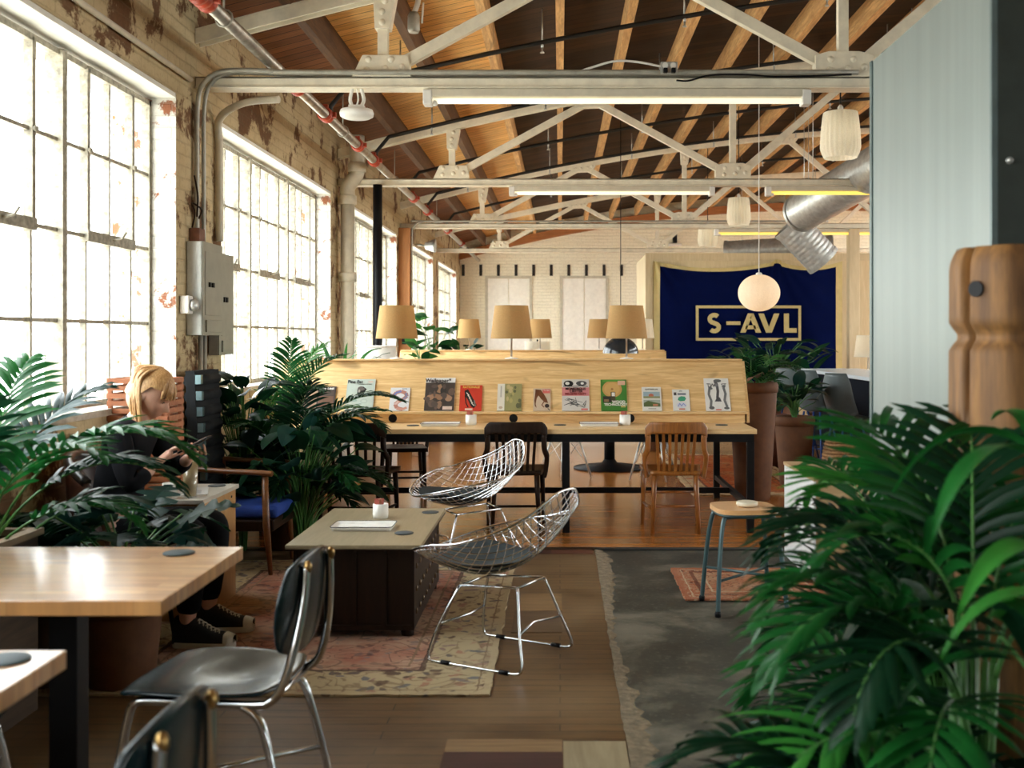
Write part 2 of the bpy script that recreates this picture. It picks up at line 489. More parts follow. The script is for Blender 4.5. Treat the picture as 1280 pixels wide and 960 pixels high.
# ---- steel windows: 12 lights wide, 4 high, pivot sashes in each third
def window(i, a, b_):
    e = thing('window_%d' % i, None, None, (0, 0, 0)); e['kind'] = 'structure'
    z0, z1 = ZS + .035, ZH - .055
    fr = MB()
    W = b_ - a
    fr.box(XG - .025, a, z0, XG + .025, a + .03, z1); fr.box(XG - .025, b_ - .03, z0, XG + .025, b_, z1)
    fr.box(XG - .025, a, z0, XG + .025, b_, z0 + .03); fr.box(XG - .025, a, z1 - .03, XG + .025, b_, z1)
    fr.build('window_frame', M_steelwin, e)
    mu = MB()
    for k in range(1, 12):
        y = a + W * k / 12
        if k % 4 == 0: mu.box(XG - .05, y - .026, z0, XG + .045, y + .026, z1)
        else: mu.box(XG - .015, y - .011, z0, XG + .02, y + .011, z1)
    zr = [z0 + (z1 - z0) * k / 4 for k in range(1, 4)]
    for z in zr: mu.box(XG - .014, a, z - .01, XG + .016, b_, z + .01)
    mu.build('muntin', M_steelwin, e)
    for t in range(3):
        s = MB()
        y0, y1 = a + W * (4 * t + 1) / 12, a + W * (4 * t + 3) / 12
        zb, zt = zr[1], zr[2] if t % 2 else z1 - .02
        zt = zr[2] + .0 if False else z1 - .02
        s.box(XG - .01, y0 - .02, zb - .03, XG + .04, y1 + .02, zb + .03)
        s.box(XG - .01, y0 - .018, zb, XG + .035, y0 + .018, zt); s.box(XG - .01, y1 - .018, zb, XG + .035, y1 + .018, zt)
        s.box(XG - .01, y0, zt - .02, XG + .035, y1, zt + .015)
        for q in (y0, y1): s.lathe([(.012, -.01), (.018, 0), (.012, .012)], (XG + .04, q, zr[2]), 10, axis='x')
        st = s.build('sash', M_steelwin, e)
        h = MB(); h.tube([(XG + .03, (y0 + y1) / 2, zb), (XG + .09, (y0 + y1) / 2, zb + .01), (XG + .10, (y0 + y1) / 2 + .03, zb + .05)], .007, 6)
        h.build('latch', M_steelwin, st)
    g = MB(); g.box(XG - .004, a, z0, XG + .002, b_, z1)
    g.build('window_glass', M_glass, e)
for i, (a, b_) in enumerate(cuts): window(i + 1, a, b_)

# ---- back wall, right wall, front wall
w = MB()
xs = [XO + (XR + .3 - XO) * k / 40 for k in range(41)]
v = [(x, YB, 0) for x in xs] + [(x, YB, zc(x) + .3) for x in xs] + [(x, YB + .3, 0) for x in xs] + [(x, YB + .3, zc(x) + .3) for x in xs]
k = 41
w.add(v, [(i, i + 1, k + i + 1, k + i) for i in range(40)] + [(2 * k + i + 1, 2 * k + i, 3 * k + i, 3 * k + i + 1) for i in range(40)])
struct(w, 'wall_back', M_wallB)
M_wallR = brick('tan_brick', (.5, .42, .3), (.4, .33, .22), (.25, .12, .07), 'yz')
w = MB(); w.box(XR, YF, 0, XR + .3, YB, ZS); w.box(XR, YF, ZH + .3, XR + .3, YB, 4.2)
rb = [(a + .2, b_ + .2) for a, b_ in bays]
yy = YF
for a, b_ in rb + [(YB, YB)]:
    if a > yy + .01: w.box(XR, yy, ZS, XR + .3, a, ZH + .3)
    yy = b_
struct(w, 'wall_right', M_wallR)
# unseen windows added for light, behind the viewer and on the far wall
FX0, FX1, FZ, FB = 8.5, 13.5, 3.55, 2.6
w = MB(); w.box(XO, YF - .3, 0, FX0, YF, 4.95); w.box(FX1, YF - .3, 0, XR + .3, YF, 4.95); w.box(FX0, YF - .3, FZ, FX1, YF, 4.95); w.box(FX0, YF - .3, 0, FX1, YF, FB)
struct(w, 'wall_front', brick('dark_brown_brick', (.10, .055, .035), (.07, .04, .025), (.05, .03, .02), 'xz'))
def unseen_window(i, axis, a, b_, z0, z1, pos, n):
    e = thing('window_%d' % i, None, None); e['kind'] = 'structure'
    def bx(mb, p0, p1, q0, q1, t):
        if axis == 'y': mb.box(pos - t, p0, q0, pos + t, p1, q1)
        else: mb.box(p0, pos - t, q0, p1, pos + t, q1)
    f = MB(); bx(f, a, a + .05, z0, z1, .04); bx(f, b_ - .05, b_, z0, z1, .04); bx(f, a + .05, b_ - .05, z0, z0 + .05, .04); bx(f, a + .05, b_ - .05, z1 - .05, z1, .04)
    f.build('window_frame', M_steelwin, e)
    f = MB()
    for k in range(1, n): y = a + (b_ - a) * k / n; bx(f, y - .014, y + .014, z0 + .05, z1 - .05, .02)
    for k in range(1, 4): z = z0 + (z1 - z0) * k / 4; bx(f, a + .05, b_ - .05, z - .012, z + .012, .021)
    f.build('muntin', M_steelwin, e)
    g = MB(); bx(g, a + .04, b_ - .04, z0 + .04, z1 - .04, .003); g.build('window_glass', M_glass, e)
for i, (a, b_) in enumerate(rb): unseen_window(11 + i, 'y', a, b_, ZS, ZH + .3, XR + .15, 10)
unseen_window(20, 'x', FX0, FX1, FB, FZ, YF - .15, 18)
# white double doors set in the back wall, row of dark blocks for the shade inside beam slots
M_door = mat('white_door_paint', (.88, .86, .77), .5, var=.05)
for i, (x0, x1, zt) in enumerate(((-1.73, -.73, 2.87), (.06, 1.10, 2.87))):
    e = thing('door_%d' % (i + 1), None, None); e['kind'] = 'structure'
    fr = MB()
    for q in ((x0 - .06, x0), (x1, x1 + .06)): fr.box(q[0], YB - .03, 0, q[1], YB, zt + .06)
    fr.box(x0, YB - .03, zt, x1, YB, zt + .06)
    fr.build('door_frame', mat('door_frame_paint', (.58, .54, .42), .7), e)  # door frame in a darker cream than the leaves
    xm = (x0 + x1) / 2
    for (a, b_) in ((x0, xm - .008), (xm + .008, x1)):
        d = MB(); d.box(a, YB - .012, 0, b_, YB, zt - 0.01)
        d.box(a + .0, YB - .02, 1.98, b_, YB - .012, 2.0); d.box(a + .02, YB - .018, 2.4, b_ - .02, YB - .012, 2.41)
        d.box((a + b_) / 2 - .005, YB - .018, 0, (a + b_) / 2 + .005, YB - .012, zt - .02)
        lf = d.build('door_leaf', M_door, e)
        kn = MB(); kn.ball((xm - .07 if a == x0 else xm + .07, YB - .045, 1.12), .03, 10); kn.build('door_knob', M_galv, lf)
for i in range(10):
    x = -2.32 + i * .422
    t = MB(); t.box(x - .035, YB - .02, 2.93, x + .035, YB + .0, 3.20)
    struct(t, 'trim_%d' % (40 + i), mat('slot_shade', (.02, .018, .015), .8))

# ---- plank roof deck, honey pine on the window side, old dark boards beyond
def deck(name, x0, x1, n, mt, YF=YF, YB=YB):
    d = MB()
    xs = [x0 + (x1 - x0) * k / n for k in range(n + 1)]
    for k in range(n):
        a, b_ = xs[k], xs[k + 1]
        za, zb = zc(a) + .27, zc(b_) + .27
        d.add([(a, YF, za), (b_, YF, zb), (b_, YB + .3, zb), (a, YB + .3, za), (a, YF, za + .06), (b_, YF, zb + .06), (b_, YB + .3, zb + .06), (a, YB + .3, za + .06)],
              [(0, 3, 2, 1), (4, 5, 6, 7), (0, 1, 5, 4), (2, 3, 7, 6), (1, 2, 6, 5), (3, 0, 4, 7)])
    o = struct(d, name, mt)
    return o
# the boards run across the building: swizzled so that the plank length lies along x
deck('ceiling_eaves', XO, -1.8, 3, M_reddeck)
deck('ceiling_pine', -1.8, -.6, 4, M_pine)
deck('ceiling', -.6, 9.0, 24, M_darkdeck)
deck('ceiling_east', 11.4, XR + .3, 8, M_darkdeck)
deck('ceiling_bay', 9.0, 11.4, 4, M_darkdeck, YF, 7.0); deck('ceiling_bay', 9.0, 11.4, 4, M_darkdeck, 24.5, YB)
# unseen skylight added on the far side to light the back wall
e = thing('window_21', None, None); e['kind'] = 'structure'
g = MB(); g.add([(9.0, 7.0, zc(9) + .33), (11.4, 7.0, zc(11.4) + .33), (11.4, 24.2, zc(11.4) + .33), (9.0, 24.2, zc(9) + .33)], [(0, 1, 2, 3)]); g.build('window_glass', M_glass, e)
g = MB()
for k in range(12):
    y = 7.0 + 17.2 * k / 11; g.bar((9.0, y, zc(9) + .32), (11.4, y, zc(11.4) + .32), .05, .06)
g.build('window_frame', M_steelwin, e)
# white fascia beam along the top of the left wall and rafter plate of the back wall
w = MB()
xs = [XW + (9.2 - XW) * k / 24 for k in range(25)]
for k in range(24):
    a, b_ = xs[k], xs[k + 1]
    w.add([(a, YB - .16, zc(a) - .12), (b_, YB - .16, zc(b_) - .12), (b_, YB, zc(b_) - .12), (a, YB, zc(a) - .12),
           (a, YB - .16, zc(a) + .06), (b_, YB - .16, zc(b_) + .06), (b_, YB, zc(b_) + .06), (a, YB, zc(a) + .06)],
          [(0, 3, 2, 1), (4, 5, 6, 7), (0, 1, 5, 4), (2, 3, 7, 6)])
struct(w, 'trim_4', wood('orange_plate_beam', (.42, .16, .045), (.28, .10, .028), 'x', 1, .6, False))

# ---- roof joists
ordn = ['first', 'second', 'third', 'fourth', 'fifth', 'sixth', 'seventh', 'eighth', 'ninth', 'tenth', 'eleventh', 'twelfth', 'thirteenth', 'fourteenth', 'fifteenth', 'sixteenth', 'seventeenth', 'eighteenth']
for k in range(18):
    x = -1.8 + .6 * k
    t = MB(); t.box(x - .035, YF, zc(x) + .052, x + .035, YB - .17, zc(x) + .285)
    o = t.build('roof_joist', M_beamd if k < 2 else M_beamw)
    side = 'honey pine deck, dark stained' if x < -.7 else ('old dark roof boards' if x > -.5 else 'pine deck edge')
    tag(o, 'rough wooden roof joist, %s from the window wall, under the %s' % (ordn[k], side), 'roof joist', 'roof joists')

# ================================================================== TRUSSES
nodesb = [-1.17 + 3.04 * k for k in range(5)]
nodest = [.35 + 3.04 * k for k in range(4)]
def plate(mb, pts, y, rivs):
    mb.prism(pts, ((0, y - .05, 0), (1, 0, 0), (0, 0, 1), (0, 1, 0)), .1)
    for (x, z) in rivs: mb.lathe([(.021, 0), (.019, -.008), (.010, -.014), (.0, -.016)], (x, y - .05, z), 10, axis='y')
def truss(y, label):
    e = thing('roof_truss', label, 'roof truss', (0, y, 3.13), 0, 'white roof trusses')
    def B(mb, name):
        o = mb.build(name, M_truss, e, bevel=.004); 
        o.data.transform(Matrix.Translation((0, -y, -3.13))); return o
    b = MB(); b.box(XW + .005, y - .055, 3.15, 12, y + .055, 3.165); b.box(XW + .005, y - .055, 3.09, 12, y - .04, 3.165); b.box(XW + .005, y + .04, 3.09, 12, y + .055, 3.165)
    b.box(XW + .005, y - .075, 3.088, 12, y + .075, 3.098)
    B(b, 'bottom_chord')
    t = MB(); n = 30
    xs = [XW + .005 + (12 - XW) * k / n for k in range(n + 1)]
    for k in range(n):
        a, c = xs[k], xs[k + 1]
        for (y0, y1, h0, h1) in ((y - .055, y + .055, .035, .05), (y - .055, y - .035, -.05, .035), (y + .035, y + .055, -.05, .035)):
            t.add([(a, y0, zc(a) + h0), (c, y0, zc(c) + h0), (c, y1, zc(c) + h0), (a, y1, zc(a) + h0), (a, y0, zc(a) + h1), (c, y0, zc(c) + h1), (c, y1, zc(c) + h1), (a, y1, zc(a) + h1)],
                  [(0, 3, 2, 1), (4, 5, 6, 7), (0, 1, 5, 4), (2, 3, 7, 6)])
    B(t, 'top_chord')
    for i, x in enumerate(nodesb):
        p = MB(); p.box(x - .034, y - .03, 3.2, x + .034, y + .03, zc(x)); B(p, 'post')
        g = MB()
        plate(g, [(x - .20 if i == 0 else x - .19, 3.165), (x + .19, 3.165), (x + .17, 3.31), (x - .13, 3.31)] if i == 0 else [(x - .19, 3.165), (x + .19, 3.165), (x + .19, 3.31), (x + .10, 3.335), (x - .10, 3.335), (x - .19, 3.31)], y,
              [(x - .1, 3.21), (x - .09, 3.28), (x + .02, 3.22), (x + .06, 3.28), (x + .13, 3.23)])
        gp = B(g, 'gusset_plate')
        g = MB(); zz = zc(x)
        plate(g, [(x - .05, zz - .26), (x + .05, zz - .26), (x + .09, zz - .04), (x - .06, zz - .04)], y, [(x, zz - .22), (x, zz - .15), (x + .02, zz - .08)])
        B(g, 'gusset_plate')
        for s in (-1, 1):
            xt = x + s * 1.52
            if xt < -1.3 or xt > 10: continue
            d = MB(); d.bar((x + s * .1, y, 3.25), (xt - s * .05, y, zc(xt) - .07), .06, .075, (0, 0, 1)); B(d, 'diagonal')
    for x in nodest:
        zz = zc(x); g = MB(); sl = .0314 * (6.3 - x)
        plate(g, [(x - .19, zz - .10 - .19 * sl), (x - .1, zz - .13), (x + .13, zz - .12), (x + .19, zz - .06 + .19 * sl), (x + .19, zz - .02 + .19 * sl), (x - .19, zz - .04 - .19 * sl)], y,
              [(x - .12, zz - .08), (x - .04, zz - .075), (x + .06, zz - .06), (x + .13, zz - .045)])
        B(g, 'gusset_plate')
    return e
YT = [7.15, 11.7, 16.25, 20.8]
tl = ['cream-painted riveted steel roof truss nearest the camera, above the coffee table',
      'cream-painted riveted steel roof truss, second from the camera, meeting the black post',
      'cream-painted riveted steel roof truss, third from the camera, above the orange wood post',
      'cream-painted riveted steel roof truss farthest back, nearest the white brick wall']
for y, l in zip(YT, tl): truss(y, l)

# fluorescent strip lights under the truss chords
def strip_light(x0, x1, y, label, mt, z=3.0):
    e = thing('strip_light', label, 'ceiling light', (x0, y - .02, z), 0, 'fluorescent strip lights')
    L = x1 - x0
    h = MB(); h.box(0, -.045, .035, L, .045, .086); h.build('housing', M_cream, e, bevel=.006)
    c = MB(); c.box(-.03, -.05, -.02, .03, .05, .08); c.lathe([(.02, 0), (.025, .02), (.012, .035)], (.03, 0, .0), 10, axis='x'); c.build('end_cap', M_white, e, bevel=.008)
    c = MB(); c.box(L - .03, -.05, -.02, L + .03, .05, .08); c.build('end_cap', M_white, e, bevel=.008)
    t = MB(); t.tube([(.03, 0, .012), (L - .03, 0, .012)], .019, 10); t.build('tube', mt, e)
strip_light(-.87, 1.62, 7.15, 'long white fluorescent strip light hung under the nearest truss', M_tube)
strip_light(-.52, 1.64, 11.7, 'white fluorescent strip light under the left of the second truss, ending left of the pendants', M_tube)
strip_light(2.25, 4.7, 11.7, 'yellow-glowing fluorescent strip light under the second truss beside the silver duct', M_tubeY)
strip_light(2.35, 4.72, 16.25, 'yellow-glowing fluorescent strip light under the third truss beside the cream post', M_tubeY)

# conduits on the nearest truss, running down the pier between the first two windows
def pipe(name, label, cat, path, r, mt, n=8, group=None, smooth=6):
    t = MB(); t.tube(crom(path, smooth) if smooth else path, r, n); o = t.build(name, mt); return tag(o, label, cat, group)
for i, (dy, dz, x1, r) in enumerate(((0, 0, 1.95, .017), (.045, .03, 1.95, .014), (.09, .012, 1.95, .012))):
    y = 7.07 + dy
    pipe('electrical_conduit', ['grey electrical conduit bent from the panel pier along the front of the nearest truss', 'thin grey flexible conduit lying on top of the nearest truss chord', 'thinnest grey conduit behind the other two on the nearest truss chord'][i], 'conduit',
         [(XW + .03 + dz, y - .02, 2.08), (XW + .03 + dz, y - .02, 2.6), (XW + .035 + dz, y - .02, 2.98), (XW + .09 + dz, y - .035, 3.12), (XW + .22 + dz, y - .04, 3.185 + dz * .3), (XW + .5, y - .02, 3.19 + dz * .3), (-1.2 if False else -1.5, y - .01, 3.185 + dz * .2), (x1, y - .01, 3.185 + dz * .2)], r, M_grey, group='electrical conduits on the nearest truss')
# cream-painted conduit beside the second window
pipe('painted_conduit', 'cream-painted conduit curving down beside the second window', 'conduit',
     [(-1.9, 7.30, 3.06), (-2.15, 7.36, 3.05), (XW + .05, 7.46, 2.96), (XW + .035, 7.5, 2.75), (XW + .035, 7.5, 2.12)], .026, M_cream)
pipe('painted_conduit', 'thin cream conduit running along the lintel above the first window', 'conduit', [(XW + .025, 2.6, 3.11), (XW + .025, 6.95, 3.11)], .017, M_cream, smooth=0)
e = thing('junction_box', 'grey double outlet box on top of the nearest truss chord', 'outlet box', (.71, 7.02, 3.17))
t = MB(); t.box(-.055, 0, 0, .055, .06, .075); t.build('box', M_galv, e, bevel=.004)
for s in (-1, 1):
    t = MB(); t.lathe([(.019, 0), (.019, -.006)], (s * .026, 0, .05), 12, axis='y'); t.build('socket', M_white, e)
    t = MB(); t.box(s * .026 - .014, -.035, -.004, s * .026 + .014, 0, .028); t.build('plug', M_black, e, bevel=.005)
pipe('white_cable', 'loose white cable looping over the nearest truss chord to the outlet box', 'cable', [(.1, 7.08, 3.185), (.22, 7.06, 3.22), (.36, 7.05, 3.255), (.5, 7.05, 3.25), (.66, 7.05, 3.22)], .008, M_white)
pipe('black_cable', 'loose black cable sagging along the nearest truss chord', 'cable', [(.76, 7.05, 3.13), (.84, 7.04, 3.125), (.98, 7.04, 3.16), (1.2, 7.04, 3.165), (1.45, 7.04, 3.15), (1.9, 7.04, 3.165)], .006, M_black)

# main sprinkler pipe and its branches
e = thing('sprinkler_main', 'dull steel sprinkler main with red couplings along the window side of the roof', 'pipe', (-1.93, 0, 3.285))
t = MB(); t.tube([(0, 1, 0), (0, 25.6, 0)], .04, 14); t.build('pipe', M_pipe, e)
for y in (5.72, 5.86, 7.9, 8.9, 10.3, 11.2, 14.2, 15.7, 18.5, 21):
    t = MB(); t.lathe([(.048, -.06), (.06, -.055), (.06, -.02), (.05, -.015), (.05, .015), (.06, .02), (.06, .055), (.048, .06)], (0, y, 0), 14, axis='y')
    t.box(-.02, y - .02, .05, .02, y + .02, .085); t.box(.05, y - .018, -.02, .085, y + .018, .02)
    t.build('coupling', M_red, e)
for y in (6.2, 9.6, 12.6, 16.9):
    t = MB(); t.tube([(0, y, .03), (0, y, .36)], .006, 6); t.tube([(.05 * math.cos(a), y, .05 * math.sin(a)) for a in [2 * PI * q / 12 for q in range(12)]], .006, 5, closed=True); t.build('hanger', M_grey, e)
for i, y in enumerate((9.1, 11.35, 13.8, 15.8, 18.4)):
    e = thing('sprinkler_branch', 'black iron sprinkler branch pipe under the roof, %s from the camera' % ordn[i], 'pipe', (0, y, 0), 0, 'sprinkler branch pipes')
    t = MB(); t.tube([(-1.93, 0, 3.33), (-1.93, 0, 3.40)] + [(x, 0, zc(x) - .03) for x in [-1.8 + .6 * q for q in range(18)]], .021, 8); t.build('pipe', M_blackpipe, e)
    for k in range(7):
        x = -1.35 + 1.2 * k
        t = MB(); t.tube([(x, .03, zc(x) - .0), (x, .03, zc(x) + .26)], .007, 5); t.tube([(x, 0, zc(x) - .03), (x, 0, zc(x) - .075)], .012, 6)
        t.lathe([(.018, -.12), (.02, -.118), (.006, -.10), (.010, -.075)], (x, 0, zc(x)), 8); t.build('sprinkler_head', M_galv, e)

# white wireless access point hanging beneath the nearest truss
e = thing('access_point', 'white rounded wireless access point hanging under the nearest truss, left of the strip light', 'access point', (-1.34, 7.12, 2.93))
t = MB(); t.lathe([(.0, -.035), (.085, -.035), (.108, -.022), (.112, .0), (.105, .02), (.06, .028), (0, .028)], n=28); t.build('body', M_white, e)
t = MB(); t.box(-.05, -.03, .027, .05, .03, .05); t.tube(crom([(-.03, 0, .045), (-.045, .01, .09), (-.03, 0, .16)], 5), .012, 6); t.tube(crom([(.03, 0, .045), (.045, .01, .09), (.03, 0, .16)], 5), .012, 6); t.tube(crom([(0, -.01, .045), (.012, -.01, .09), (0, 0, .16)], 5), .006, 6); t.build('bracket', M_white, e)
# spotlight at the very top of the picture
e = thing('ceiling_spotlight', 'small grey ceiling spotlight hanging from the roof at the top of the picture', 'spotlight', (-1.07, 7.9, 3.70))
t = MB(); t.lathe([(.035, -.02), (.045, 0), (.045, .10), (.03, .13)], (0, 0, 0), 14); t.build('shade', M_grey, e)
t = MB(); t.tube(crom([(0, 0, .12), (.03, 0, .2), (.035, 0, .3)], 4), .02, 8); t.tube([(.06, 0, .05), (.07, 0, .2)], .008, 6); t.build('bracket', M_white, e)
t = MB(); t.bar((.45, 7.9 - 7.9, .36 - .2), (.9, 0, .40 - .2), .04, .05)

# short red-brown blocking board between two dark joists
t = MB(); x = .3; t.box(.04, 8.3, zc(x) + .08, .56, 8.34, zc(x) + .16)
tag(t.build('blocking_board', wood('red_blocking', (.26, .10, .04), (.15, .05, .02), 'x', 1, .7)), 'short reddish board nailed between two joists in the dark part of the roof', 'board')

# ================================================================== WALL-MOUNTED THINGS ON THE LEFT
def panel(name, label, y0, y1, z0, z1, d):
    e = thing(name, label, 'electrical panel', (XW, y0, z0), 0, 'electrical panels on the pier')
    w_, h = y1 - y0, z1 - z0
    t = MB(); t.box(.004, 0, 0, d, w_, h); t.build('cabinet', mat('silver_cabinet_paint', (.60, .62, .60), .4, .2) if d > .09 else M_grey, e, bevel=.004)
    mt = mat('panel_door_paint', (.27, .265, .21), .45, var=.06)
    t = MB(); t.box(d, .0, 0, d + .008, w_, h); t.box(d + .008, .045, .13, d + .012, w_ - .045, h - .06); t.box(d + .008, .05, .02, d + .02, w_ - .05, .1)
    o = t.build('panel_door', mt, e, bevel=.003)
    t = MB(); t.box(d + .012, w_ * .25, h * .52, d + .022, w_ * .34, h * .57); t.box(d + .012, w_ * .42, h * .52, d + .022, w_ * .50, h * .57); t.build('latch', M_black, o)
panel('breaker_cabinet', 'steel electrical panel with a silver side on the pier between the first two windows', 6.93, 7.33, 1.465, 2.07, .10)
panel('breaker_cabinet', 'shallow grey-green electrical panel beside the second window', 7.36, 7.68, 1.33, 2.03, .07)
e = thing('wall_switch', 'small white switch box with a round knob on the pier left of the electrical panel', 'switch', (XW, 6.80, 1.60))
t = MB(); t.box(.004, 0, 0, .06, .09, .115); t.build('box', M_white, e, bevel=.006)
t = MB(); t.lathe([(.035, .06), (.04, .075), (.03, .10), (.012, .105)], (0, .055, .055), 14, axis='x'); t.build('knob', M_galv, e)
t = MB(); t.box(XW + .004, 6.98, 2.07, XW + .07, 7.1, 2.16)
tag(t.build('rusty_box', mat('rusty_paint', (.24, .10, .06), .7, var=.3, bmp=.3), bevel=.004), 'small rusty red conduit box sitting on top of the silver panel', 'conduit box')
pipe('dried_sprig', 'dry curled vine sprig hanging on the pier above the rusty conduit box', 'sprig', [(XW + .03, 6.96, 2.16), (XW + .06, 6.92, 2.25), (XW + .02, 6.98, 2.32), (XW + .07, 7.02, 2.28), (XW + .03, 7.05, 2.22), (XW + .06, 6.98, 2.36), (XW + .03, 7.0, 2.5)], .006, M_dark)
# conduits below the panels
for i, (y, zt) in enumerate(((7.12, 1.465), (7.2, 1.465))):
    pipe('lower_conduit', 'grey conduit dropping from the silver panel down the pier, %s of two' % ('nearer' if i == 0 else 'farther'), 'conduit', [(XW + .03, y, .0), (XW + .03, y, zt)], .016, M_grey, smooth=0)

# downspout with elbow on the second pier
e = thing('downspout', 'thick cream-painted drain pipe with an elbow on the pier beyond the second window', 'drain pipe', (XW + .115, 11.62, 0))
t = MB(); t.tube([(0, 0, .0), (0, 0, 2.99)], .075, 18); t.build('pipe', M_cream, e)
t = MB(); t.tube(crom([(0, 0, 2.97), (.0, 0, 3.06), (.05, -.0, 3.14), (.09, 0, 3.2), (.10, 0, 3.3), (.1, 0, 3.62)], 5), .08, 18); t.build('elbow', M_cream, e)
for z in (2.1, 2.93, 3.28):
    t = MB(); t.lathe([(.085, -.05), (.098, -.045), (.098, .04), (.085, .05)], (.1 if z > 3 else 0, 0, z), 18); t.build('collar', M_cream, e)
e = thing('support_pole', 'slim black steel pole standing from the floor to the second truss', 'pole', (-1.95, 11.55, 0))
t = MB(); t.tube([(0, 0, 0.01), (0, 0, 3.085)], .05, 16); t.build('pole', M_black, e)
t = MB(); t.box(-.11, -.11, 0, .11, .11, .012); t.build('base_plate', M_black, e)
e = thing('wall_post', 'orange-brown timber post against the third pier of the window wall', 'post', (XW, 16.02, 0))
t = MB(); t.box(.004, 0, 0, .17, .2, 3.08); t.build('post', wood('orange_post', (.50, .22, .07), (.36, .14, .04), 'z', 1, .6), e, bevel=.006)
t = MB(); t.box(.06, -.03, 1.35, .12, 0, 1.62); t.build('bracket', M_black, e)
pipe('painted_conduit', 'thin pale conduit curving from the orange post along the third truss', 'conduit', [(XW + .19, 16.1, 1.6), (XW + .19, 16.1, 2.9), (XW + .22, 16.1, 3.1), (XW + .35, 16.1, 3.18), (XW + .7, 16.12, 3.185), (4, 16.12, 3.185)], .016, M_grey)
e = thing('wall_floodlight', 'small round silver floodlight on the window wall beyond the orange post', 'floodlight', (XW + .3, 18.0, 2.98))
t = MB(); t.lathe([(.02, -.16), (.06, -.14), (.10, -.02), (.115, .03), (.10, .035)], (0, 0, 0), 16, axis='x'); t.build('shade', M_galv, e)
t = MB(); t.tube([(-.3, 0, .02), (-.15, 0, 0)], .018, 8); t.build('arm', M_grey, e)
# ================================================================== DOUBLE-SIDED DESKS WITH MAGAZINE BOARDS
def desk(loc, label):
    e = thing('reading_desk', label, 'desk', loc, 0, 'double-sided reading desks')
    X0, X1 = -2.25, 1.46
    t = MB(); t.box(X0, -.9, .735, X1, .9, .772); t.build('desktop', M_birch2, e, bevel=.004)
    t = MB()
    for s in (-1, 1): t.box(X0 + .02, s * .87 - .02, .675, X1 - .02, s * .87 + .02, .735)
    for x in (X0 + .02, -.62, X1 - .06): t.box(x, -.85, .675, x + .04, .85, .735)
    t.build('frame_rail', M_black, e)
    for s in (-1, 1):
        for x in (X0 + .045, .045, X1 - .045):
            t = MB(); t.box(x - .027, s * .865 - .027, 0, x + .027, s * .865 + .027, .675); t.build('leg', M_black, e, bevel=.003)
    t = MB(); t.box(X0 + .07, -.02, .17, X1 - .07, .02, .215)
    for x in (X0 + .045, .045, X1 - .045): t.box(x - .02, -.84, .17, x + .02, .84, .21)
    t.build('stretcher', M_black, e)
    # A-shaped magazine board: two sloping faces, end cheeks, ledge and top cap
    fr = MB()
    zl, zt, yb, yt = .862, 1.266, .30, .04
    for s in (-1, 1):
        fr.add([(X0 - .02, s * yb, zl), (X1 + .03, s * yb, zl), (X1 + .03, s * yt, zt), (X0 - .02, s * yt, zt),
                (X0 - .02, s * (yb - .02), zl - .01), (X1 + .03, s * (yb - .02), zl - .01), (X1 + .03, s * (yt - .02), zt - .01), (X0 - .02, s * (yt - .02), zt - .01)],
               [(0, 1, 2, 3), (7, 6, 5, 4), (0, 4, 5, 1), (1, 5, 6, 2), (2, 6, 7, 3), (3, 7, 4, 0)])
    fr.build('magazine_board', M_birch, e)
    t = MB()
    for s in (-1, 1): t.box(X0, s * yb - .012, .772, X1 + .01, s * yb + .012, .845)
    t.build('back_panel', M_birch, e)
    for s in (-1, 1):
        t = MB(); t.box(X0 - .02, min(s * .27, s * .36), .845, X1 + .035, max(s * .27, s * .36), .862); t.build('ledge', M_birch2, e, bevel=.003)
    t = MB(); t.box(X0 - .02, -.075, zt - .004, X1 + .03, .075, zt + .008); t.build('top_cap', M_birch2, e, bevel=.003)
    for x in (X0 - .03, X1 + .03):
        t = MB(); t.prism([(-.29, .772), (.29, .772), (.29, .845), (yt, zt - .01), (-yt, zt - .01), (-.29, .845)], ((x, 0, 0), (0, 1, 0), (0, 0, 1), (1, 0, 0)), .022); t.build('end_cheek', M_birch2, e)
    for x in (-1.33, -.37, .56):
        for s in (-1, 1):
            t = MB(); t.lathe([(.0, -.006), (.026, -.006), (.033, -.003), (.034, 0)] if s < 0 else [(.034, 0), (.033, .003), (.026, .006), (0, .006)], (x, s * (yb + .012), .808), 18, axis='y'); t.build('grommet', M_black, e)
    return e
YD = 8.9
d1 = desk((0, YD, 0), 'long birch double-sided reading desk on black steel legs with sloping magazine board')
d2 = dup(d1, (.0, 15.45, -.008), label='second birch reading desk standing behind the first, only its top board showing')
d2.location.z = 0

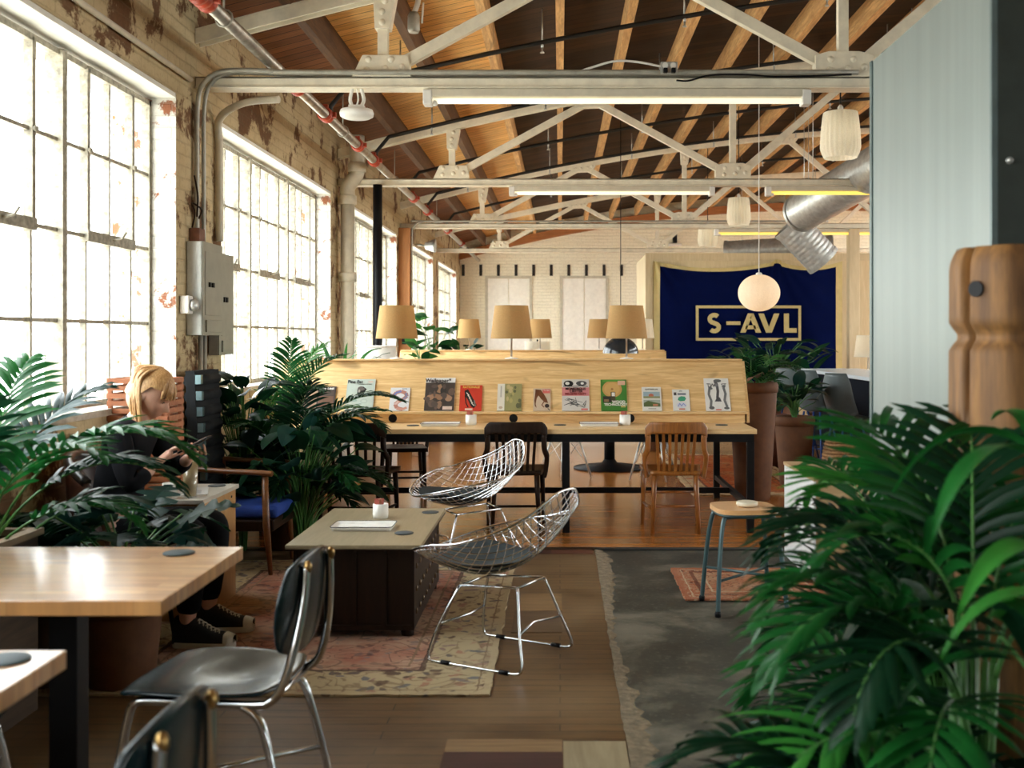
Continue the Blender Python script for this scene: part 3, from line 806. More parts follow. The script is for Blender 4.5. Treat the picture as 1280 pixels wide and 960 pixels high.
# ---- magazines leaning on the board
TH = math.atan2(.26, .404)
FONT = None
def text(body, name, size, mt, parent, m, ext=.0006, align='CENTER', bold=0, sx=1):
    cu = bpy.data.curves.new(name, 'FONT'); cu.body = body; cu.size = size; cu.align_x = align; cu.align_y = 'CENTER'
    cu.extrude = ext; cu.offset = bold
    cu.resolution_u = 4
    tmp = bpy.data.objects.new(name, cu); COL.objects.link(tmp)
    dg = bpy.context.evaluated_depsgraph_get(); me = bpy.data.meshes.new_from_object(tmp.evaluated_get(dg), depsgraph=dg)
    bpy.data.objects.remove(tmp); bpy.data.curves.remove(cu); me.materials.clear(); me.materials.append(mt)
    o = bpy.data.objects.new(name, me); COL.objects.link(o); o.parent = parent
    o.matrix_local = m @ Matrix.Diagonal((sx, 1, 1, 1))
    return o
def magazine(x, w, h, label, base, shapes=(), texts=(), th=.008, name='magazine', y=None):
    """a cover standing on the ledge; shapes are given in cover fractions"""
    e = thing(name, label, 'magazine', (x, 0, 0), 0, 'magazines on the sloping board')
    # local frame: x right, y up the slope
    e.matrix_world = Matrix.Translation((x, YD - .302, .8635)) @ Matrix.Rotation(PI / 2 - TH, 4, 'X')
    cols = [flat(base, .35)]
    mb = MB(); mb.box(-w / 2, 0, .001, w / 2, h, th)
    pg = MB()
    for i, s in enumerate(shapes):
        mt = flat(s[-1], .35)
        if mt not in cols: cols.append(mt)
        mi = cols.index(mt); z = th + .0003 + .00012 * i
        P = lambda a, b: ((a - .5) * w, b * h, z)
        if s[0] == 'r': mb.add([P(s[1], s[2]), P(s[3], s[2]), P(s[3], s[4]), P(s[1], s[4])], [(0, 1, 2, 3)], mi)
        elif s[0] == 'e':
            n = 22; mb.add([P(s[1] + s[3] * math.cos(2 * PI * q / n), s[2] + s[4] * math.sin(2 * PI * q / n)) for q in range(n)], [list(range(n))], mi)
        elif s[0] == 'p': mb.add([P(a, b) for a, b in s[1]], [list(range(len(s[1])))], mi)
        elif s[0] == 'l':      # thick polyline (a, b) with width
            pts, wd = s[1], s[2]
            for (a, b), (c, d) in zip(pts[:-1], pts[1:]):
                q, r_ = Vector(P(a, b)), Vector(P(c, d)); t = (r_ - q).normalized(); n_ = Vector((-t.y, t.x, 0)) * wd * w / 2
                mb.add([q - n_ - t * .0015, r_ - n_ + t * .0015, r_ + n_ + t * .0015, q + n_ - t * .0015], [(0, 1, 2, 3)], mi)
    mb.build('cover', cols, e)
    pg.box(-w / 2 + .002, .002, -.001, w / 2 - .001, h - .002, .0012); pg.build('pages', M_white, e)
    for (body, cx, cy, size, col, bold) in texts:
        text(body, 'cover_title', size, flat(col, .4), e, Matrix.Translation(((cx - .5) * w, cy * h, th + .003)), bold=bold, sx=.9)
    return e
K = (.015, .015, .015); W_ = (.80, .78, .72)
rnd = random.Random(5)
def blobs(n, x0, y0, x1, y1, cols, r=(.03, .08)):
    return [('e', rnd.uniform(x0, x1), rnd.uniform(y0, y1), rnd.uniform(*r), rnd.uniform(*r), rnd.choice(cols)) for _ in range(n)]
magazine(-2.0, .10, .21, 'narrow tan booklet half hidden behind palm leaves at the left end of the board', (.36, .24, .15), [('r', .1, .1, .9, .5, (.28, .18, .11))])
magazine(-1.875, .145, .225, 'brown-black magazine partly behind palm leaves, second from the left end of the board', (.045, .03, .025), [('r', .08, .05, .92, .6, (.14, .07, .04)), ('r', .1, .62, .9, .8, (.07, .05, .04))], [('The best', .5, .9, .036, W_, .0006)])
magazine(-1.605, .225, .292, 'pale grey-green magazine with a dark pot drawing on its cover', (.44, .51, .46),
         [('r', .04, .03, .96, .97, (.48, .55, .49)), ('p', [(.40, .5), (.62, .5), (.68, .68), (.6, .76), (.44, .74), (.38, .66)], K), ('e', .52, .70, .13, .07, (.12, .10, .09)), ('e', .45, .62, .04, .05, (.4, .38, .33)), ('l', [(.58, .74), (.7, .68), (.64, .6)], .03, K), ('p', [(.15, .33), (.3, .28), (.42, .30), (.38, .36), (.24, .37)], (.28, .40, .34)), ('e', .66, .30, .13, .07, (.40, .47, .42)), ('e', .66, .30, .09, .045, (.5, .57, .5)), ('r', .3, .10, .7, .115, (.2, .22, .2)), ('r', .3, .075, .6, .088, (.2, .22, .2)), ('r', .74, .88, .92, .94, (.62, .48, .40))],
         [('Fine Eat', .28, .905, .042, (.06, .07, .07), .0009), ('a cookery almanac', .64, .84, .017, (.15, .16, .15), 0)])
magazine(-1.285, .155, .212, 'small white booklet with a coloured ribbon swirl on its cover', (.70, .71, .72),
         [('l', [(.15, .62), (.3, .78), (.55, .84), (.8, .76), (.86, .62), (.7, .5), (.45, .4), (.3, .28), (.4, .12), (.7, .06)], .2, (.50, .22, .17)), ('l', [(.15, .62), (.3, .78), (.55, .84)], .10, (.16, .22, .50)), ('l', [(.8, .76), (.86, .62), (.7, .5)], .12, (.25, .23, .33)), ('l', [(.45, .4), (.3, .28)], .12, (.66, .46, .40)), ('l', [(.4, .12), (.7, .06), (.9, .14)], .13, (.6, .3, .24))], [('curve', .72, .95, .018, K, 0)])
magazine(-.965, .238, .305, 'large magazine with a dark photograph and a white title band', (.74, .74, .73),
         [('r', .0, .0, 1, .85, (.050, .040, .036))] + [('l', [(.15, .38), (.3, .46), (.5, .42), (.7, .46), (.88, .36)], .16, (.30, .16, .09)), ('l', [(.45, .55), (.52, .68), (.46, .78)], .13, (.33, .20, .12)), ('l', [(.46, .08), (.54, .2), (.48, .28)], .13, (.28, .17, .11)), ('e', .18, .40, .12, .08, (.35, .20, .12)), ('e', .80, .37, .12, .09, (.36, .22, .14))] + blobs(12, .05, .05, .95, .8, [(.09, .07, .06), (.13, .09, .07), (.03, .03, .03)], (.04, .12)) + [('e', .5, .38, .1, .06, (.30, .17, .10)), ('r', .62, .03, .94, .13, (.66, .5, .42))],
         [('Wallpaper*', .42, .905, .050, (.02, .02, .025), .0009)])
magazine(-.715, .178, .235, 'red magazine with a black striped figure and yellow title', (.55, .045, .025),
         [('p', [(.2, .78), (.36, .84), (.48, .66), (.62, .45), (.78, .22), (.66, .1), (.52, .18), (.38, .42), (.24, .58)], K)] + [('l', [(.30 + .06 * q, .70 - .1 * q), (.42 + .06 * q, .60 - .1 * q)], .03, W_) for q in range(5)] + [('l', [(.24, .6), (.3, .3), (.4, .14)], .05, K), ('l', [(.66, .4), (.72, .18)], .06, (.2, .18, .16)), ('r', .26, .02, .6, .09, (.75, .58, .48))],
         [('RATIONALE', .5, .915, .028, (.75, .50, .10), .0006)])
magazine(-.405, .195, .248, 'olive-green magazine with a broad white spine strip', (.30, .28, .12),
         [('r', 0, 0, .30, 1, (.72, .68, .58)), ('e', .15, .12, .08, .05, (.5, .38, .28)), ('r', .12, .5, .18, .92, (.45, .42, .36))] + blobs(14, .36, .08, .95, .9, [(.42, .36, .14), (.20, .20, .08), (.5, .4, .2), (.12, .12, .06)], (.04, .10)))
magazine(-.145, .138, .205, 'small tan booklet with a leaping brown deer on its cover', (.56, .44, .32),
         [('p', [(.12, .96), (.42, .94), (.62, .74), (.8, .5), (.86, .34), (.66, .38), (.46, .52), (.3, .68), (.2, .56), (.14, .3), (.2, .14), (.1, .2), (.06, .45), (.1, .7)], (.14, .05, .02)), ('l', [(.62, .40), (.5, .26), (.62, .16)], .06, (.16, .06, .03)), ('e', .80, .22, .13, .09, (.03, .02, .02)), ('r', .55, .78, .97, .96, (.62, .14, .12)), ('l', [(.85, .1), (.95, .03)], .05, K)],
         [('The Hart', .76, .90, .014, W_, .0003)])
magazine(.125, .218, .290, 'black and white magazine with a red title band across its middle', (.60, .57, .52),
         [('r', .0, .47, 1, .74, (.60, .22, .22)), ('e', .24, .86, .18, .10, K), ('e', .2, .87, .08, .05, (.7, .68, .62)), ('e', .72, .87, .2, .08, (.08, .08, .08)), ('e', .75, .87, .06, .04, (.75, .73, .68)), ('l', [(.05, .78), (.4, .77), (.7, .79), (.95, .77)], .03, K)] + [('l', [(rnd.uniform(.05, .9), rnd.uniform(.1, .4)), (rnd.uniform(.05, .9), rnd.uniform(.06, .42)), (rnd.uniform(.05, .9), rnd.uniform(.06, .42))], .018, (.10, .10, .10)) for _ in range(9)] + [('r', .7, .02, .95, .07, (.6, .15, .12))],
         [('MONSTROUS', .5, .69, .030, K, .0008), ('CRITTER', .52, .61, .030, K, .0008), ('MELODIES PARTY', .5, .525, .024, (.25, .02, .02), .0007)])
magazine(.432, .208, .288, 'green magazine with a big orange wood-slice circle and white title', (.055, .20, .035),
         [('e', .44, .69, .38, .27, (.52, .30, .10)), ('e', .44, .69, .30, .21, (.58, .36, .13)), ('e', .44, .69, .05, .035, (.35, .17, .05)), ('r', .08, .93, .9, .985, (.10, .32, .05)), ('r', .66, .82, .95, .96, (.68, .42, .30)), ('r', .08, .26, .40, .46, (.03, .03, .025)), ('r', .38, .28, .56, .60, (.06, .05, .03)), ('r', .42, .46, .54, .58, (.75, .72, .66)), ('r', .12, .28, .3, .36, (.25, .15, .08))],
         [('WOOD', .68, .27, .034, W_, .0012), ('TECHNOLOGY', .56, .19, .030, W_, .0010), ('2020', .85, .13, .022, (.75, .6, .2), .0006)])
magazine(.735, .155, .218, 'white booklet with two small landscape pictures on its cover', (.71, .70, .64),
         [('r', .07, .52, .93, .80, (.32, .42, .46)), ('r', .07, .52, .93, .61, (.26, .28, .14)), ('p', [(.35, .6), (.6, .6), (.6, .68), (.48, .73), (.35, .68)], (.45, .14, .08)), ('r', .07, .17, .93, .46, (.36, .40, .34)), ('p', [(.07, .17), (.93, .17), (.93, .3), (.6, .36), (.3, .42), (.07, .32)], (.10, .13, .05)), ('r', .55, .2, .8, .28, (.5, .2, .12)), ('r', .3, .07, .7, .10, (.3, .3, .28))], [('COTTAGE LIFE', .5, .89, .017, (.2, .2, .18), .0003)])
magazine(.970, .135, .196, 'small white booklet with a green blot on its cover', (.72, .72, .68),
         [('r', .08, .68, .24, .86, (.06, .06, .06)), ('r', .08, .66, .24, .72, W_), ('p', [(.3, .5), (.45, .44), (.7, .46), (.8, .56), (.72, .66), (.5, .68), (.34, .62)], (.06, .32, .18)), ('r', .3, .74, .8, .82, (.12, .13, .18)), ('e', .5, .26, .3, .13, (.62, .64, .72)), ('l', [(.3, .2), (.4, .34), (.5, .22), (.62, .34), (.74, .22)], .05, (.25, .3, .6)), ('r', .34, .05, .7, .11, (.6, .2, .15))], [('plan', .5, .92, .016, K, .0002)])
magazine(1.262, .198, .300, 'white magazine with grey tool shapes and a thin capital title', (.76, .75, .71),
         [('l', [(.2, .12), (.24, .3), (.16, .5), (.22, .74), (.30, .66)], .10, (.16, .17, .17)), ('e', .24, .09, .11, .05, (.12, .12, .12)), ('l', [(.44, .9), (.52, .82), (.54, .6), (.5, .4), (.52, .3)], .11, (.10, .10, .11)), ('e', .55, .92, .16, .05, (.12, .13, .13)), ('p', [(.38, .28), (.66, .28), (.6, .4), (.5, .44)], (.08, .08, .09)), ('l', [(.86, .12), (.78, .32), (.84, .52), (.78, .7), (.82, .78)], .10, (.17, .18, .18)), ('e', .84, .08, .11, .04, (.13, .13, .13)), ('r', .4, .015, .62, .05, (.6, .12, .08)), ('e', .48, .785, .085, .05, (.2, .2, .2))],
         [('TW', .27, .77, .046, K, 0), ('ST', .80, .77, .046, K, 0)])

# ---- table lamps on both boards
def lamp(loc, label, mt=M_linen, group='table lamps with tan shades'):
    e = thing('table_lamp', label, 'lamp', loc, 0, group)
    t = MB(); t.lathe([(0.0, .0), (.055, .0), (.055, .006), (.012, .014), (.009, .02)], n=20); t.build('base', M_white, e)
    t = MB(); t.tube([(0, 0, .01), (0, 0, .40)], .008, 10); t.build('stem', mat('brushed_nickel', (.55, .52, .47), .3, 1.0), e)
    t = MB(); n = 32
    t.lathe([(.172, .168), (.138, .438)], n=n, caps=False); t.lathe([(.135, .437), (.169, .169)], n=n, caps=False)
    for r, z in ((.1705, .17), (.1365, .436)): t.tube([(r * math.cos(2 * PI * q / n), r * math.sin(2 * PI * q / n), z) for q in range(n)], .003, 5, closed=True)
    t.build('shade', mt, e)
    t = MB(); t.ball((0, 0, .30), .03, 12); t.build('bulb', mat('warm_bulb', (1.0, .62, .25), .4, var=0, emit=6), e)
    t = MB()
    for a in (0, 2.1, 4.2): t.tube([(0, 0, .40), (.137 * math.cos(a), .137 * math.sin(a), .436)], .0025, 4)
    t.build('spider', M_galv, e)
    return e
zT = 1.2745
l0 = lamp((-1.345, YD, zT), 'tan drum table lamp on the left of the front magazine board')
dup(l0, (-.40, YD, zT), label='tan table lamp in the middle of the front magazine board')
dup(l0, (.548, YD, zT), label='tan table lamp on the right of the front magazine board, under the hanging cable')
dup(l0, (-1.30, 15.45, zT), label='small-looking tan table lamp on the rear desk, left one, near bright green leaves')
dup(l0, (-.285, 15.45, zT), label='tan table lamp on the rear desk partly hidden by the middle front lamp')
dup(l0, (.56, 15.45, zT), label='tan table lamp on the rear desk left of the dark dome pendant')
lamp((1.18, 15.45, zT - .0), 'cream table lamp on the right end of the rear desk', M_creamsh, 'cream lamps')

# ---- things on the desk top
zD = .772
def tray(loc, rz, w, d, label):
    e = thing('tray', label, 'tray', loc, rz, 'white trays')
    t = MB(); t.box(-w / 2 + .012, -d / 2 + .012, .0, w / 2 - .012, d / 2 - .012, .006); t.build('bottom', M_white, e)
    t = MB(); n = []
    def ring(k, z):
        r = .02; out = []
        for cx, cy, a0 in ((1, 1, 0), (-1, 1, 90), (-1, -1, 180), (1, -1, 270)):
            for q in range(5):
                a = R(a0 + q * 22.5); out.append((cx * (w / 2 - k - r) + r * math.cos(a), cy * (d / 2 - k - r) + r * math.sin(a), z))
        return out
    rs = [ring(.012, .001), ring(0, .02), ring(.003, .022), ring(.014, .005)]
    v = [p for q in rs for p in q]; k = 20
    t.add(v, [(i * k + j, i * k + (j + 1) % k, (i + 1) * k + (j + 1) % k, (i + 1) * k + j) for i in range(3) for j in range(k)], 0, True)
    t.build('rim', M_white, e)
    t = MB(); t.tube(ring(.001, .0215), .0022, 5, closed=True); t.build('edge_line', M_black, e)
    return e
def packet_cup(loc, label):
    e = thing('packet_cup', label, 'cup', loc, 0, 'white cups of sugar packets')
    t = MB(); t.lathe([(.034, 0), (.040, .004), (.043, .02), (.042, .08), (.037, .081), (.036, .06), (.0, .058)], n=22); t.build('cup', M_white, e)
    t = MB(); r_ = random.Random(9)
    for q in range(14):
        a = r_.uniform(0, 6.28); rr = r_.uniform(.0, .024)
        rot = Matrix.Rotation(a, 3, 'Z') @ Matrix.Rotation(r_.uniform(-.3, .3), 3, 'X')
        t.cbox((rr * math.cos(a), rr * math.sin(a), .084), (.022, .004, .048), rot, q % 2)
    t.build('sugar_packets', [mat('pink_paper', (.62, .17, .13), .6, var=.1), mat('rust_paper', (.45, .16, .09), .6)], e)
    return e
def coaster(loc, label, r=.048, mt=None, th=.006):
    t = MB(); t.lathe([(r - .003, 0), (r, .0015), (r, th - .0015), (r - .003, th), (0, th)], n=28); o = t.build('coaster', mt or M_rubber); o.location = loc
    return tag(o, label, 'coaster', 'round grey coasters')
tray((-.92, 8.32, zD), 0, .30, .2, 'white tray on the desk below the large dark magazine')
tray((.30, 8.32, zD), 0, .30, .2, 'white tray on the desk below the green magazine')
c0 = packet_cup((-.69, 8.38, zD), 'white cup of pink sugar packets on the desk below the red magazine')
dup(c0, (.505, 8.38, zD), label='white cup of pink sugar packets on the desk below the green magazine')
coaster((-1.13, 8.3, zD), 'dark coaster on the desk left of the tray under the dark magazine')
coaster((0.0, 8.35, zD), 'dark coaster on the desk below the black and white magazine')
coaster((1.25, 8.35, zD), 'dark coaster at the right end of the desk below the tool magazine')

# ================================================================== SLAT-BACK WOODEN CHAIRS
def wood_chair(name, label, mt, loc, rz, w=.45, group=None, ht=.83):
    """faces +y locally, back towards -y"""
    e = thing(name, label, 'chair', loc, rz, group)
    h = w / 2
    t = MB()
    def seat(u, v):
        y = -.20 + v * .43; hw = (h - .045) + v * .055
        x = (u * 2 - 1) * hw
        return (x, y, .445 - .014 * math.exp(-((u - .5) ** 2 * 9 + (v - .45) ** 2 * 9)))
    n = 12
    t.grid(seat, n, n)
    t.build('seat', mt, e, solid=.032)
    # crest rail with rounded ears
    t = MB()
    pts = []
    for q in range(21):
        u = q / 20 * 2 - 1
        pts.append(u)
    def crest(u, v):
        x = (u * 2 - 1) * h; a = abs(u * 2 - 1)
        ztop = ht - (.045 * max(0, (a - .8) / .2) ** 2); zbot = ht - .085 - .02 * a ** 2 * 0 - .03 * max(0, (a - .75) / .25)
        y = -.262 - .018 + .035 * (a ** 2)
        return (x, y, zbot + (ztop - zbot) * v)
    t.grid(crest, 24, 4); t.build('crest_rail', mt, e, solid=.026, bevel=.004)
    for s in (-1, 1):
        t = MB(); t.tube(crom([(s * (h - .022), -.245, ht - .10), (s * (h - .020), -.235, ht - .2), (s * (h + .0), -.20, .56), (s * (h - .01), -.17, .45), (s * (h - .02), -.165, .41)], 6), [.021] * 12 + [.018] * 13, 10); t.build('back_post', mt, e)
        t = MB(); t.tube([(s * (h - .075), -.175, .44), (s * (h - .07), -.19, .3), (s * (h - .055), -.225, 0)], [.021, .019, .014], 10); t.build('leg', mt, e)
        t = MB(); t.tube([(s * (h - .03), .19, .44), (s * (h - .022), .2, .3), (s * (h - .015), .215, 0)], [.021, .019, .014], 10); t.build('leg', mt, e)
        t = MB(); t.tube([(s * (h - .062), -.205, .17), (s * (h - .02), .205, .17)], .010, 8); t.build('stretcher', mt, e)
    t = MB(); t.tube([(-(h - .045), -.01, .17), (h - .045, -.01, .17)], .010, 8); t.build('stretcher', mt, e)
    t = MB(); t.tube([(-(h - .02), .203, .25), (h - .02, .203, .25)], .010, 8); t.build('stretcher', mt, e)
    for q in range(7):
        u = (q - 3) / 3
        x0, x1 = u * (h - .085), u * (h - .105)
        t = MB(); t.bar((x0, -.272 + .03 * u * u, ht - .075), (x1, -.185, .44), .022, .010, (0, 1, 0)); t.build('slat', mt, e)
    return e
wood_chair('slat_back_chair', 'golden oak slat-back chair pushed up to the right part of the reading desk', M_golden, (.855, 8.20, 0), 0, .455)
wood_chair('slat_back_chair', 'dark slat-back chair at the reading desk behind the wire chairs', M_dark, (-.335, 8.20, 0), .04, .46)
wood_chair('slat_back_chair', 'broad dark slat-back chair at the left part of the reading desk beside the palm', M_dark, (-1.53, 8.12, 0), -.06, .56, ht=.83)
wood_chair('slat_back_chair', 'dark slat-back chair on the far side of the reading desk, seen under its top', M_dark, (-1.42, 9.85, 0), PI + .1, .42, ht=.8)

# ================================================================== COFFEE TABLE
e = thing('coffee_table', 'low dark-brown trunk coffee table with a pale top, on the rug', 'coffee table', (-.99, 5.72, 0))
t = MB(); t.box(-.29, -.53, .045, .29, .53, .43); t.build('body', M_walnut, e, bevel=.005)
t = MB()
for x in (-.29, -.155, .0, .145, .29 - .012): t.box(x, -.538, .06, x + .012, -.53, .425)
t.box(-.29, -.538, .045, .29, -.53, .07); t.build('front_moulding', M_walnut, e)
t = MB(); t.box(-.325, -.56, .43, .325, .56, .437); t.build('top_edge', M_dark, e)
t = MB(); t.box(-.325, -.56, .437, .325, .56, .458); t.build('top', wood('greenish_oak_top', (.33, .27, .165), (.25, .20, .115), 'y', 1, .35, False), e, bevel=.004)
for a in range(8):
    for b in range(3):
        t = MB(); t.ball((.292, -.46 + a * .13, .12 + b * .11), .016, 8, sc_=(.5, 1, 1)); t.build('stud', mat('brass_stud', (.12, .07, .03), .4, .6), e)
for s in (-1, 1):
    for q in (-1, 1):
        t = MB(); t.lathe([(.02, 0), (.032, .01), (.032, .035), (.026, .046)], (s * .25, q * .48, 0), 14); t.build('foot', M_dark, e)
e_tr = tray((-1.02, 5.62, .458), 0, .32, .20, 'white tray with a dark rim on the trunk coffee table')
dup(c0, (-.985, 5.93, .458), label='white cup of pink sugar packets on the trunk coffee table')
coaster((-.79, 5.47, .458), 'dark coaster near the front right corner of the trunk coffee table')
coaster((-.735, 6.12, .458), 'dark coaster on the far right corner of the trunk coffee table')

# ================================================================== WIRE DIAMOND CHAIRS
def diamond(name, label, loc, rz):
    e = thing(name, label, 'chair', loc, rz, 'wire diamond chairs')
    Fp, Lp, Rp, Bp = Vector((.41, 0, .44)), Vector((-.02, .44, .585)), Vector((-.02, -.44, .585)), Vector((-.34, 0, .82))
    Cc = Vector((-.13, 0, -.20))
    FL, FR = Vector((.37, .36, .50)), Vector((.37, -.36, .50)); BL, BR = Vector((-.30, .34, .62)), Vector((-.30, -.34, .62))
    ctl = [[Fp, FL, Lp], [FR, Cc, BL], [Rp, BR, Bp]]
    def S(u, v):
        bu = ((1 - u) ** 2, 2 * u * (1 - u), u * u); bv = ((1 - v) ** 2, 2 * v * (1 - v), v * v)
        p = Vector((0, 0, 0))
        for i in range(3):
            for j in range(3): p = p + ctl[i][j] * (bv[i] * bu[j])
        return p
    rc = .18
    def lim(u):     # v-range of the rounded square at u
        d = min(u, 1 - u)
        if d >= rc: return 0.0, 1.0
        c = rc - math.sqrt(max(0, rc * rc - (rc - d) ** 2)); return c, 1 - c
    n = 17
    w = MB()
    for k in range(n):
        u = .02 + .96 * k / (n - 1)
        a, b = lim(u)
        w.tube([S(u, a + (b - a) * q / 22) for q in range(23)], .0026, 5)
        w.tube([S(a + (b - a) * q / 22, u) for q in range(23)], .0026, 5)
    w.build('wire_shell', M_chrome, e)
    rim = []
    for cx, cy, a0 in ((1 - rc, 1 - rc, 0), (rc, 1 - rc, 90), (rc, rc, 180), (1 - rc, rc, 270)):
        for q in range(9):
            a = R(a0 + q * 11.25); rim.append((cx + rc * math.cos(a), cy + rc * math.sin(a)))
        # straight piece is filled below
    full = []
    for i in range(len(rim)):
        a, b = rim[i], rim[(i + 1) % len(rim)]
        m_ = 10 if math.dist(a, b) > .3 else 1
        for q in range(m_): full.append((a[0] + (b[0] - a[0]) * q / m_, a[1] + (b[1] - a[1]) * q / m_))
    t = MB(); t.tube([S(*p) for p in full], .0055, 7, closed=True); t.build('rim', M_chrome, e)
    # seat pad lying in the bowl
    t = MB()
    def pad(u, v):
        a = u * 2 * PI; r = v
        x = .30 + .0
        uu = .38 + .34 * r * math.cos(a) * .93; vv = .38 + .34 * r * math.sin(a) * .93
        p = S(uu, vv); return p + Vector((0, 0, .012 + .030 * (1 - r ** 4)))
    t.grid(pad, 36, 8)
    def padb(u, v):
        a = -u * 2 * PI; p = S(.38 + .316 * v * math.cos(a), .38 + .316 * v * math.sin(a)); return p + Vector((0, 0, .006))
    t.grid(padb, 36, 8)
    t.build('seat_pad', mat('charcoal_wool', (.014, .024, .026), .8, var=.2, bmp=.2), e)
    # rod base: two sled runners joined by cross rods
    for s in (-1, 1):
        g = MB()
        P0, P1 = (.25, s * .235, .006), (-.23, s * .235, .006)
        top1, top0 = (-.15, s * .12, .345), (.15, s * .12, .325)
        g.tube(crom([top0, (.215, s * .19, .16), (.245, s * .232, .03), (.22, s * .235, .006)], 5) + crom([(.15, s * .235, .006), (-.15, s * .235, .006)], 3) + crom([(-.2, s * .235, .006), (-.235, s * .232, .03), (-.20, s * .19, .16), top1], 5), .0065, 8)
        g.build('leg', M_chrome, e)
        g = MB()
        for x in (.15, -.15): g.tube([(x - .022, s * .235, .007), (x + .022, s * .235, .007)], .011, 8)
        g.build('glide', M_black, e)
    g = MB()
    g.tube([(.215, -.19, .16), (.17, 0, .17), (.215, .19, .16)], .0055, 7); g.tube([(-.20, -.19, .16), (-.16, 0, .17), (-.20, .19, .16)], .0055, 7)
    g.tube([(.15, -.12, .325), (.15, .12, .325)], .0065, 7); g.tube([(-.15, -.12, .345), (-.15, .12, .345)], .0065, 7)
    g.tube([(.15, -.12, .325), (-.15, -.12, .345)], .0065, 7); g.tube([(.15, .12, .325), (-.15, .12, .345)], .0065, 7)
    g.build('under_frame', M_chrome, e)
    return e
diamond('wire_chair', 'chrome wire diamond chair standing half on the rug at the table\'s near right', (-.262, 4.90, .009), R(152))
diamond('wire_chair', 'chrome wire diamond chair farther back, in front of the reading desk', (-.57, 7.02, 0), R(205))

# ================================================================== RUGS
def rug(name, label, x0, y0, x1, y1, cols, scale=1.0, th=.009, bw=.32, field=None):
    m = bpy.data.materials.new(name + '_weave'); nt, nd, lk, b = nodes(m)
    tc = nt.nodes.new('ShaderNodeTexCoord'); sp = nt.nodes.new('ShaderNodeSeparateXYZ'); lk.new(tc.outputs['Object'], sp.inputs[0])
    dx = math_(nt, 'SUBTRACT', (x1 - x0) / 2, math_(nt, 'ABSOLUTE', sp.outputs[0])); dy = math_(nt, 'SUBTRACT', (y1 - y0) / 2, math_(nt, 'ABSOLUTE', sp.outputs[1]))
    d = math_(nt, 'MINIMUM', dx, dy)
    v = coords(nt)
    wob = noise(nt, v, 30, 3)
    d = math_(nt, 'ADD', d, math_(nt, 'MULTIPLY', math_(nt, 'SUBTRACT', wob, .5), .02))
    vo = N(nt, 'ShaderNodeTexVoronoi', Scale=7.0 * scale); vo.feature = 'DISTANCE_TO_EDGE'
    wn = N(nt, 'ShaderNodeTexNoise', Scale=5.0 * scale, Detail=4.0); lk.new(v, wn.inputs['Vector'])
    ma = nt.nodes.new('ShaderNodeVectorMath'); ma.operation = 'MULTIPLY_ADD'; lk.new(wn.outputs['Color'], ma.inputs[0]); ma.inputs[1].default_value = (.25 / scale, .25 / scale, 0); lk.new(v, ma.inputs[2])
    lk.new(ma.outputs[0], vo.inputs['Vector'])
    vo2 = N(nt, 'ShaderNodeTexVoronoi', Scale=15.0 * scale); lk.new(ma.outputs[0], vo2.inputs['Vector'])
    cn = noise(nt, v, 3.6 * scale, 2.5, .55, .8)
    fr_ = math_(nt, 'ABSOLUTE', math_(nt, 'SUBTRACT', math_(nt, 'FRACT', math_(nt, 'MULTIPLY', cn, 9.0)), .5))
    edge = ramp(nt, fr_, [(.05, 1), (.13, 0)])
    dots = ramp(nt, vo2.outputs['Distance'], [(.30, 1), (.42, 0)])
    big = noise(nt, v, 2.2 * scale, 6, .65)
    fld = ramp(nt, big, [(.32, cols['f1']), (.48, cols['f2']), (.62, cols['f3'])])
    cellc = ramp(nt, vo2.outputs['Color'], [(.2, cols['m1']), (.5, cols['m2']), (.8, cols['f2'])])
    fld = mixc(nt, math_(nt, 'MULTIPLY', dots, .55), fld, cellc)
    fld = mixc(nt, math_(nt, 'MULTIPLY', edge, .6), fld, cols['m1'])
    bor = mixc(nt, math_(nt, 'MULTIPLY', dots, .85), cols['b'], cellc)
    bor = mixc(nt, math_(nt, 'MULTIPLY', edge, .6), bor, cols['b2'])
    c = mixc(nt, math_(nt, 'GREATER_THAN', d, bw), bor, fld)
    for lo, hi, cc in ((0, .03, cols['b']), (bw - .018, bw + .006, cols['m1']), (bw + .05, bw + .062, cols['b2']), (.05, .058, cols['b2'])):
        inb = math_(nt, 'MULTIPLY', math_(nt, 'GREATER_THAN', d, lo), math_(nt, 'LESS_THAN', d, hi))
        c = mixc(nt, math_(nt, 'MULTIPLY', inb, .8), c, cc)
    worn = noise(nt, v, 1.4, 7, .7)
    c = mixc(nt, ramp(nt, worn, [(.5, 0), (.72, .7)]), c, cols['w'])
    lk.new(c, b.inputs['Base Color']); b.inputs['Roughness'].default_value = .95; b.inputs['Specular IOR Level'].default_value = .1
    bump(nt, b, noise(nt, v, 220, 2), .4, .003)
    t = MB(); W, H = (x1 - x0) / 2, (y1 - y0) / 2
    rr = random.Random(len(name))
    wav = [rr.uniform(-.006, .006) for _ in range(64)]
    def top(u, v_):
        return (-W + 2 * W * u + wav[int(v_ * 40)] * (1 if u > .5 else -1), -H + 2 * H * v_ + wav[int(u * 40) + 20] * (1 if v_ > .5 else -1), th * .5)
    t.grid(top, 40, 40, smooth=False)
    o = t.build(name, m, None, solid=th)
    o.location = ((x0 + x1) / 2, (y0 + y1) / 2, .0005)
    return tag(o, label, 'rug')
rug('persian_rug', 'large faded pink Persian rug under the coffee table', -2.15, 4.36, -.285, 7.0,
    dict(f1=(.30, .095, .06), f2=(.38, .19, .125), f3=(.46, .30, .20), m1=(.07, .035, .03), m2=(.13, .14, .16), b=(.46, .36, .21), b2=(.20, .13, .075), w=(.44, .34, .23)))
